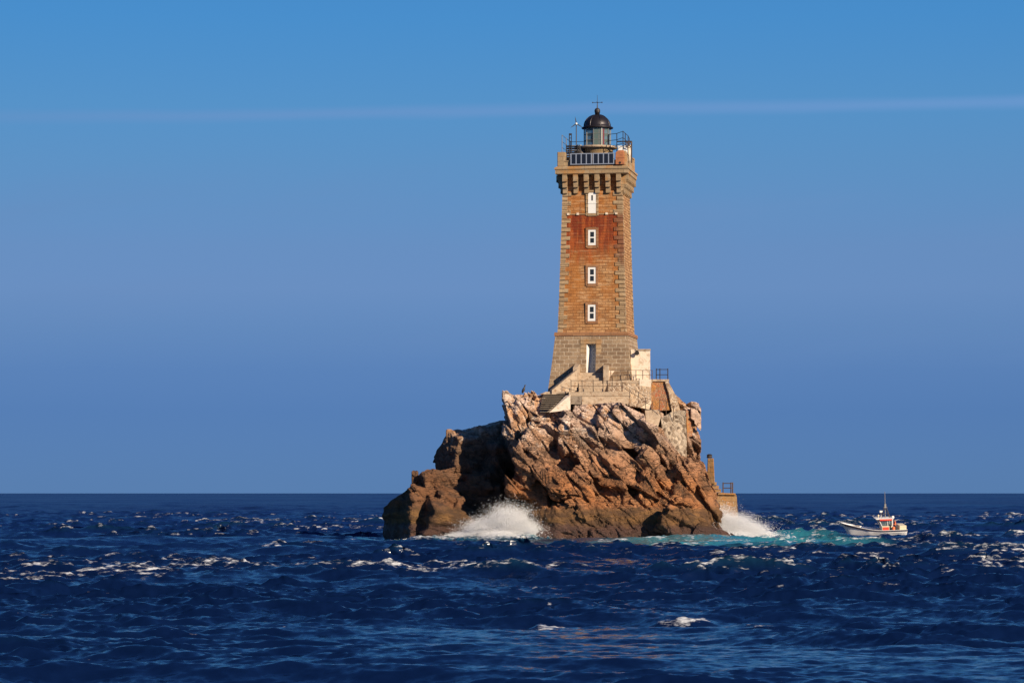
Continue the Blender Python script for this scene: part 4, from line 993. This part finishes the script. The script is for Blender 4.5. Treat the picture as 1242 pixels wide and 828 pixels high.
# ------------------------------------------------------------------ the sea
def tile(n, L, seed, lo, hi, std, wind, spread, chop, roll=-1.75):
    r = np.random.default_rng(seed)
    kx = np.fft.fftfreq(n, L / n) * 2 * np.pi; KX, KY = np.meshgrid(kx, kx, indexing='ij'); K = np.hypot(KX, KY); K[0, 0] = 1
    lam = 2 * np.pi / K
    A = K ** roll * ((lam < hi) & (lam > lo))
    A *= np.exp(-(lam / (hi * .8)) ** 4)
    c = (KX * np.cos(wind) + KY * np.sin(wind)) / K
    A *= (.12 + np.abs(c) ** spread)
    A[0, 0] = 0
    S = A * (r.normal(size=(n, n)) + 1j * r.normal(size=(n, n)))
    H = np.fft.ifft2(S).real; g = std / H.std()
    H = H * g; S = S * g
    DX = np.fft.ifft2(1j * KX / K * S).real * chop; DY = np.fft.ifft2(1j * KY / K * S).real * chop
    jx = np.gradient(DX, L / n, axis=0); jy = np.gradient(DY, L / n, axis=1); jxy = np.gradient(DX, L / n, axis=1); jyx = np.gradient(DY, L / n, axis=0)
    J = (1 + jx) * (1 + jy) - jxy * jyx
    return [a.astype(np.float32) for a in (H, DX, DY, J)], L, n
def sample(tl, x, y, rot):
    arrs, L, n = tl
    c, s = math.cos(rot), math.sin(rot)
    u = ((x * c + y * s) / L * n) % n; v = ((-x * s + y * c) / L * n) % n
    i = u.astype(np.int32) % n; j = v.astype(np.int32) % n; fu = (u - np.floor(u)).astype(np.float32); fv = (v - np.floor(v)).astype(np.float32)
    i1 = (i + 1) % n; j1 = (j + 1) % n
    out = [(a[i, j] * (1 - fu) + a[i1, j] * fu) * (1 - fv) + (a[i, j1] * (1 - fu) + a[i1, j1] * fu) * fv for a in arrs]
    H, DX, DY, J = out
    return H, DX * c - DY * s, DX * s + DY * c, J
# rows run away from the eye, finer nearby
ys = [26.0]
while ys[-1] < 30000:
    y = ys[-1]; ys.append(y + y * (.0042 if y < 56 else .0021 if y < 420 else .0021 + .012 * min(1, (y - 420) / 3000)))
ys = np.array(ys, np.float32)
ph = np.concatenate([np.linspace(-.95, -.22, 70)[:-1], np.linspace(-.22, .22, 720), np.linspace(.22, .95, 70)[1:]]).astype(np.float32)
YY, PH = np.meshgrid(ys, ph, indexing='ij'); XX = YY * PH
nr, nc = YY.shape
x0, y0 = XX.ravel(), YY.ravel()
spc = np.gradient(ys)[:, None].repeat(nc, 1).ravel()
T1 = tile(512, 171.0, 14, 7, 60, .17, R(74), 4, .8)
T2 = tile(512, 61.0, 33, 1.1, 9, .13, R(84), 5, .68, -1.6)
T3 = tile(512, 19.0, 8, .2, 2.2, .034, R(100), 2, .5, -1.5)
T5 = tile(512, 97.0, 34, 3, 20, .125, R(70), 4, .8)
T4 = tile(512, 43.0, 12, .7, 6, .075, R(64), 3.5, .65, -1.5)
P3 = np.stack([x0, y0, np.zeros_like(x0)], 1)
patch = np.ones_like(x0); _n = y0 < 2500
patch[_n] = np.clip(1 + 2.6 * fbm(P3[_n] * np.array((1, .8, 1), np.float32), .075, 3, .6), .45, 1.55)
HZ = np.zeros_like(x0); DXs = np.zeros_like(x0); DYs = np.zeros_like(x0); FO = np.zeros_like(x0)
race = .60 + .52 * sstep(y0, 95, 150) * (1 - .45 * sstep(y0, 330, 700))      # the tidal race is roughest around the islet
for tl, rot, fade0, fade1, gain in ((T1, .11, 4.0, 12.0, 1), (T5, .05, 2.2, 6, 1), (T2, -.13, .9, 2.6, 1), (T4, .33, .7, 2.0, 1), (T3, -.2, .2, .6, 1)):
    wgt = (1 - sstep(spc, fade0, fade1)) * race * gain * (patch if tl is not T1 else 1)
    on = wgt > .003
    h_, a_, b_, j_ = sample(tl, x0[on], y0[on], rot)
    HZ[on] += h_ * wgt[on]; DXs[on] += a_ * wgt[on]; DYs[on] += b_ * wgt[on]
    if tl is T2 or tl is T4: FO[on] += (1 - j_) * wgt[on]
P3 = np.stack([x0, y0, np.zeros_like(x0)], 1)
nearsea = y0 < 2500
big_ = np.zeros_like(x0); fin_ = np.zeros_like(x0)
big_[nearsea] = fbm(P3[nearsea] * np.array((1, .7, 1), np.float32), .06, 3); fin_[nearsea] = fbm(P3[nearsea], 1.6, 3, .6)
crest = HZ / .30
sc_f = FO + .25 * crest + 2.4 * big_ + .3 * fin_
mid_ = (y0 > 110) & (y0 < 420) & (np.abs(PH.ravel()) < .2)
q0, q1 = np.quantile(sc_f[mid_], .945), np.quantile(sc_f[mid_], .994)
foam = sstep(sc_f, q0, q1) * (.3 + .7 * sstep(y0, 100, 150)) * nearsea
crests = []
# named breakers: a short steep ridge with a torn white crest
def breaker(px, py, hw, amp, foamy=1.0, wid=.9, skew=0.0):
    global HZ, foam
    Y = seaY(py); xc = X(px, Y); hwm = hw / FPX * Y
    m = (np.abs(x0 - xc) < hwm * 2.2) & (np.abs(y0 - Y) < 9)
    u = (x0[m] - xc) / hwm; wob = fbm(np.stack([x0[m] * .9, np.full(m.sum(), Y), x0[m] * 0], 1).astype(np.float32), .7, 3) * 1.6
    v = (y0[m] - Y - skew * u - wob) / wid
    en = np.exp(-1.4 * u ** 2) * (.75 + .9 * fbm(P3[m], .55, 2))
    ridge = np.where(v < 0, np.exp(-(v * 1.1) ** 2), np.exp(-(v * .55) ** 2))
    HZ[m] += amp * min(1, hwm / 1.6) * en * ridge
    if foamy and amp >= .3:
        crests.append((xc, Y, hwm, wid, amp))
    if foamy:
        fm = np.exp(-1.3 * u ** 2) * np.exp(-((v + .25) / .8) ** 2) * foamy
        foam[m] = np.maximum(foam[m], sstep(fm + 1.3 * fin_[m] + .3 * fbm(P3[m], 4.5, 2), .38, .85))
for args in ((18, 643, 26, .75, .95, 1.4, 1), (72, 641, 24, .7, 1.0, 1.2, -1), (330, 668, 24, .75, .95, 1.0, -1.5), (418, 655, 22, .5, .9), (250, 650, 18, .35, .8), (228, 677, 16, .4, .8),
             (85, 680, 28, .5, .55), (160, 682, 40, .45, .45), (290, 691, 14, .4, .5), (20, 682, 16, .4, .7), (150, 652, 42, .2, .6), (100, 711, 7, .3, .7), (275, 716, 22, .2, .8), (45, 766, 9, .2, .7),
             (668, 757, 34, .36, 1.1, .7, .3), (822, 756, 46, .46, 1.2, .75, -.4), (800, 753, 22, .2, 1.0, .5), (920, 762, 46, .28, .75, .5), (652, 715, 13, .2, .9), (708, 696, 12, .25, .8), (812, 690, 16, .12, .7),
             (1117, 766, 17, .22, .9, .5), (940, 722, 18, .2, .7), (1010, 763, 20, .2, .5), (1105, 724, 12, .2, .7), (1160, 657, 14, .7, .9), (1110, 665, 8, .4, .8), (1190, 690, 10, .3, .7), (1060, 672, 20, .4, .5),
             (1128, 660, 22, .5, .6), (960, 663, 40, .5, .8), (1005, 666, 46, .4, .85), (1003, 650, 5, .5, .9), (1030, 649, 12, .3, .6), (1215, 660, 20, .5, .4), (545, 680, 12, .3, .5), (520, 668, 40, .4, .35), (700, 668, 40, .45, .4), (480, 694, 30, .35, .0), 
             (560, 756, 8, .1, .6), (350, 768, 12, .15, .7), (880, 722, 30, .3, .0)):
    breaker(*args)
# white water and milky green water round the islet
nr_ = np.nonzero((np.abs(x0 - 4.5) < 38) & (y0 > 188) & (y0 < 275))[0]
q3 = np.stack([x0[nr_], y0[nr_], np.full(len(nr_), .1, np.float32)], 1).astype(np.float32)
dist = macro(q3)
dist = np.minimum(dist, 60)
aer = np.zeros_like(x0)
HZ[nr_] *= 1 - .6 * np.exp(-((x0[nr_] - 5) / 22) ** 4) * sstep(y0[nr_], 200, 226)
n1, n2 = fbm(q3, .35, 3), fbm(q3, 1.7, 3, .6)
frontright = sstep(x0[nr_], 6, 12) * (1 - sstep(x0[nr_], 24, 32))
aer[nr_] = sstep(13 + 13 * frontright - dist + 14 * n1, 0, 9) * (.45 + .55 * sstep(frontright + .6 - dist / 12, 0, 1))
HZ[nr_] += .36 * np.exp(-((y0[nr_] - 234.0) / 2.4) ** 2) * np.exp(-((x0[nr_] - 15.5) / 4.2) ** 2) + .25 * np.exp(-((y0[nr_] - 232) / 3) ** 2) * np.exp(-((x0[nr_] - 8) / 12) ** 4)      # the green swell that climbs the slab
edge = sstep(1.15 - dist + 2.6 * n2 + 2.0 * n1, 0, .8)
streaks = sstep(n2 * 1.3 + n1 * .9 + .26 * sstep(9 - dist, 0, 8) + .16 * frontright * sstep(22 - dist, 0, 12), .16, .44) * sstep(27 - dist, 0, 12)
cove = np.exp(-((x0[nr_] + 3.0) / 5.6) ** 4) * np.exp(-((y0[nr_] - 240.0) / 7.5) ** 4)
right = np.exp(-((x0[nr_] - 20.3) / 3.4) ** 4) * np.exp(-((y0[nr_] - 245.5) / 4.5) ** 4)
boil = sstep(cove + right + 1.1 * n2, .35, .75)
HZ[nr_] += .5 * boil * (.5 + n2)
foam[nr_] = np.maximum(foam[nr_] * 1.0, np.maximum(np.maximum(edge, streaks * .8), boil))
for args in ((535, 655.5, 70, .30, 1.1, 1.2), (625, 657.5, 60, .30, 1.1, 1.0), (690, 658.5, 45, .22, .9, .9), (745, 660, 50, .25, .9, .9), (815, 661, 50, .28, 1.0, 1.0), (880, 660, 50, .25, 1.0, 1.0),
             (940, 662, 45, .3, 1.0, 1.0), (985, 665, 40, .3, .9, .9), (430, 656, 45, .3, .8, .9), (590, 663, 40, .25, .7, .8), (700, 666, 35, .25, .7, .8), (905, 668, 40, .3, .75, .8)):
    breaker(*args)
# wash round the boat
bt = np.nonzero((np.abs(x0 - BOX) < 9) & (np.abs(y0 - BY) < 13))[0]
bx, by = x0[bt] - BOX, y0[bt] - BY
wash = np.exp(-((by + .9 - .05 * bx) / .5) ** 2) * sstep(bx, -3.4, -2.6) * (1 - sstep(bx, 2.6, 3.4)) * .8 + np.exp(-((by - .2) / 1.0) ** 2) * sstep(bx, 2.4, 3.4) * (1 - sstep(bx, 5.5, 8))
foam[bt] = np.maximum(foam[bt], sstep(wash + .9 * fin_[bt], .4, .8))
HZ[bt] *= 1 - .75 * np.exp(-(bx / 4.2) ** 4 - ((by + 4) / 7.0) ** 4)
foam = np.clip(foam, 0, .70)
foam[nr_] = np.where(boil + edge > .5, np.maximum(foam[nr_], .80 * np.clip(boil + edge, 0, 1)), foam[nr_])
HZ += foam * (.05 + .30 * np.where(nearsea, fbm(P3, 2.6, 3, .65), 0))
VS = np.stack([x0 + DXs, y0 + DYs, HZ], 1)
ii = np.arange(nr * nc).reshape(nr, nc)
FQ = np.stack([ii[:-1, :-1], ii[:-1, 1:], ii[1:, 1:], ii[1:, :-1]], -1).reshape(-1, 4)

m, t, b = material('sea_water')
o_ = t.coord()
foam_a = t.attr('foam'); aer_a = t.attr('aerated')
lace = t.noise(t.mapping(o_, (.40, .8, 2.0)), 2.9, 8, .70)
fm = t.step(t.math('ADD', foam_a, t.math('MULTIPLY', t.math('SUBTRACT', lace, .5), 3.2)), .56, 1.12)
px_, py_, pz_ = t.xyz(o_)
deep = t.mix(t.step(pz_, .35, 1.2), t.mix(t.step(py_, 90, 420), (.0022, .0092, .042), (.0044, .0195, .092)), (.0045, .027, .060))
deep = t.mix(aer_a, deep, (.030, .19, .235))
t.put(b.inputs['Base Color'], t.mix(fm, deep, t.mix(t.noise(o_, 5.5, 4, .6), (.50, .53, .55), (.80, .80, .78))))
t.put(b.inputs['Roughness'], t.math('MAXIMUM', t.math('MULTIPLY', fm, .8), t.math('ADD', .16, t.math('MULTIPLY', t.step(py_, 60, 700), t.math('ADD', .12, t.math('MULTIPLY', t.noise(t.mapping(o_, (4.5, 1, 1)), .004, 5, .6), .28))))))
b.inputs['IOR'].default_value = 1.333
t.put(b.inputs['Specular IOR Level'], t.math('SUBTRACT', .5, t.math('MULTIPLY', fm, .35)))
# ripples too small for the mesh: slopes added straight to the normal so that they survive at grazing angles
def slopes(scale, detail, sx, sy, amt, rot=0.0):
    nz = t.new('ShaderNodeTexNoise'); t.l.new(t.mapping(o_, (sx, sy, 1), rot=(0, 0, rot)), nz.inputs['Vector'])
    nz.inputs['Scale'].default_value = scale; nz.inputs['Detail'].default_value = detail; nz.inputs['Roughness'].default_value = .6
    v1 = t.new('ShaderNodeVectorMath', operation='SUBTRACT'); t.l.new(nz.outputs['Color'], v1.inputs[0]); v1.inputs[1].default_value = (.5, .5, .5)
    v2 = t.new('ShaderNodeVectorMath', operation='MULTIPLY'); t.l.new(v1.outputs[0], v2.inputs[0])
    cmb = t.new('ShaderNodeCombineXYZ'); t.put(cmb.inputs[0], amt); t.put(cmb.inputs[1], amt); t.l.new(cmb.outputs[0], v2.inputs[1])
    return v2.outputs[0]
farw = t.step(py_, 90, 600)
geo = t.new('ShaderNodeNewGeometry').outputs['Normal']
acc = geo
for vec in (slopes(2.6, 6, 1, 1.2, t.math('ADD', .80, t.math('MULTIPLY', farw, .2))), slopes(.32, 4, 1, 1.6, t.math('MULTIPLY', farw, .75), .25), slopes(.045, 4, 1, 2.2, t.math('MULTIPLY', t.step(py_, 250, 1500), .4), .1), slopes(.004, 5, 4, 1, t.math('MULTIPLY', t.step(py_, 300, 1200), .5), .04)):
    ad = t.new('ShaderNodeVectorMath', operation='ADD'); t.l.new(acc, ad.inputs[0]); t.l.new(vec, ad.inputs[1]); acc = ad.outputs[0]
nrm = t.new('ShaderNodeVectorMath', operation='NORMALIZE'); t.l.new(acc, nrm.inputs[0])
t.l.new(nrm.outputs[0], b.inputs['Normal'])
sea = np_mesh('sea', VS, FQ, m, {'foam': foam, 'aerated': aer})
tag(sea, 'dark blue choppy sea with scattered whitecaps', kind='structure')

# ------------------------------------------------------------------ bursts of spray, thousands of real droplets
OCT = np.array([(1, 1, 1), (-1, -1, 1), (-1, 1, -1), (1, -1, -1)], np.float32) * .75
OCF = np.array([(0, 1, 3), (0, 2, 1), (0, 3, 2), (1, 2, 3)], np.int32)
m, t, b = material('spray')
b.inputs['Base Color'].default_value = (.86, .86, .85, 1); b.inputs['Roughness'].default_value = .6; b.inputs['Specular IOR Level'].default_value = .2
b.inputs['Subsurface Weight'].default_value = 0
M_SPRAY = m
def spray(name, label, pts, rad):
    n = len(pts); sc_ = rad[:, None, None] * OCT[None] * (.75 + .5 * rng.random((n, 1, 3)).astype(np.float32))
    Vv = (pts[:, None, :] + sc_).reshape(-1, 3); Ff = (np.arange(n)[:, None, None] * 4 + OCF[None]).reshape(-1, 3)
    o = np_mesh(name, Vv, Ff, M_SPRAY, smooth=False)
    return tag(o, label, None, 'spray bursts against the islet', 'stuff')
def burst(jets, per):
    out, rr = [], []
    for (cx, cy, vx, vz, sp, n_) in jets:       # ballistic jets: each drop flies for a random time
        n = int(n_ * per); tt = rng.random(n) * (2 * vz / 9.8) * .98
        sdv = sp * (1 + .2 * rng.normal(size=(n, 3)))
        k = np.repeat(rng.normal(size=(max(1, n // 160), 3)), 160, 0); k = np.concatenate([k, rng.normal(size=(n - len(k), 3))])[:n] if len(k) < n else k[:n]
        v = np.stack([vx + sp * (.7 * k[:, 0] + .5 * rng.normal(size=n)), sp * .6 * (k[:, 1] + .4 * rng.normal(size=n)), np.abs(vz * (.93 + .11 * k[:, 2] + .05 * rng.normal(size=n)))], 1)
        p0 = np.stack([cx + .55 * rng.normal(size=n), cy + .5 * rng.normal(size=n), .1 * rng.random(n)], 1)
        p = p0 + v * tt[:, None]; p[:, 2] -= 4.9 * tt ** 2
        ok = p[:, 2] > -.1; p = p[ok]
        out.append(p); rr.append((.006 + .020 * rng.random(len(p)) ** 4 + .006 * np.exp(-p[:, 2])).astype(np.float32))
    return np.concatenate(out).astype(np.float32), np.concatenate(rr)
bx_ = lambda px, Y: X(px, Y)
p_, r_ = burst([(bx_(612, 242.5), 242.6, .2, 6.6, .8, 9), (bx_(622, 242.2), 242.2, .9, 5.9, 1.0, 11), (bx_(600, 243), 243.0, -.5, 5.3, 1.0, 8), (bx_(640, 241.8), 241.8, .9, 4.6, .8, 9), (bx_(592, 243.5), 243.5, -.9, 5.0, .9, 6),
                (bx_(570, 243.6), 243.6, -.8, 3.2, 1.0, 6), (bx_(545, 244), 244, -.6, 2.2, 1.0, 5), (bx_(515, 244.5), 244.5, -.4, 1.6, 1.0, 4), (bx_(610, 242), 241.6, .2, 3.6, 1.3, 12)], 8000)
p1_ = p_
sb1 = spray('spray_burst', 'tall white burst of spray in the cleft at the left of the islet', p_, r_)
p_, r_ = burst([(bx_(872, 245), 245.2, .2, 6.6, .8, 5), (bx_(884, 245), 244.6, .7, 5.6, 1.0, 8), (bx_(898, 245), 244.8, 1.1, 4.6, 1.0, 8), (bx_(912, 245), 245, 1.1, 3.2, .9, 7), (bx_(862, 244.4), 243.8, -.2, 4.9, .6, 5), (bx_(926, 245), 245, .9, 2.2, .9, 5), (bx_(890, 244), 243.6, .6, 3.4, 1.2, 8)], 8000)
p2_ = p_
sb2 = spray('spray_burst', 'white spray breaking over the sloping slab at the right foot of the islet', p_, r_)

# fine mist hanging in the thick of each burst
def blur(a, k):
    for ax in range(3):
        acc = np.zeros_like(a)
        for d in range(-k, k + 1): acc += np.roll(a, d, ax)
        a = acc / (2 * k + 1)
    return a
mm = bpy.data.materials.new('spray_mist'); mm.use_nodes = True; t = NT(mm.node_tree); t.n.remove(t.n['Principled BSDF'])
pv = t.new('ShaderNodeVolumePrincipled'); pv.inputs['Color'].default_value = (.97, .97, .97, 1); pv.inputs['Anisotropy'].default_value = .2
t.put(pv.inputs['Density'], t.math('MULTIPLY', t.step(t.noise(t.mapping(t.coord(), (1.5, 1.5, .8)), 1.7, 6, .7), .48, .70), 1.5))
t.l.new(pv.outputs[0], t.n['Material Output'].inputs['Volume'])
for src, par in ((p1_, sb1), (p2_, sb2)):
    h = .12; lo = src.min(0) - .6; n = np.ceil((src.max(0) + .6 - lo) / h).astype(int) + 1
    ix = ((src - lo) / h).astype(int); g = np.zeros(n, np.float32); np.add.at(g, (ix[:, 0], ix[:, 1], ix[:, 2]), 1)
    g = blur(blur(g, 1), 1); thr = np.quantile(g[g > 0], .74)
    fld = thr - g; fld[0] = fld[-1] = thr; fld[:, 0] = fld[:, -1] = thr; fld[:, :, 0] = fld[:, :, -1] = thr
    Vm, Qm = surface_nets(fld, lo, h)
    mo = np_mesh('mist', Vm, Qm, mm, smooth=True); mo.parent = par; mo['kind'] = 'stuff'
sc.cycles.volume_bounces = 3; sc.cycles.volume_step_rate = 2.0
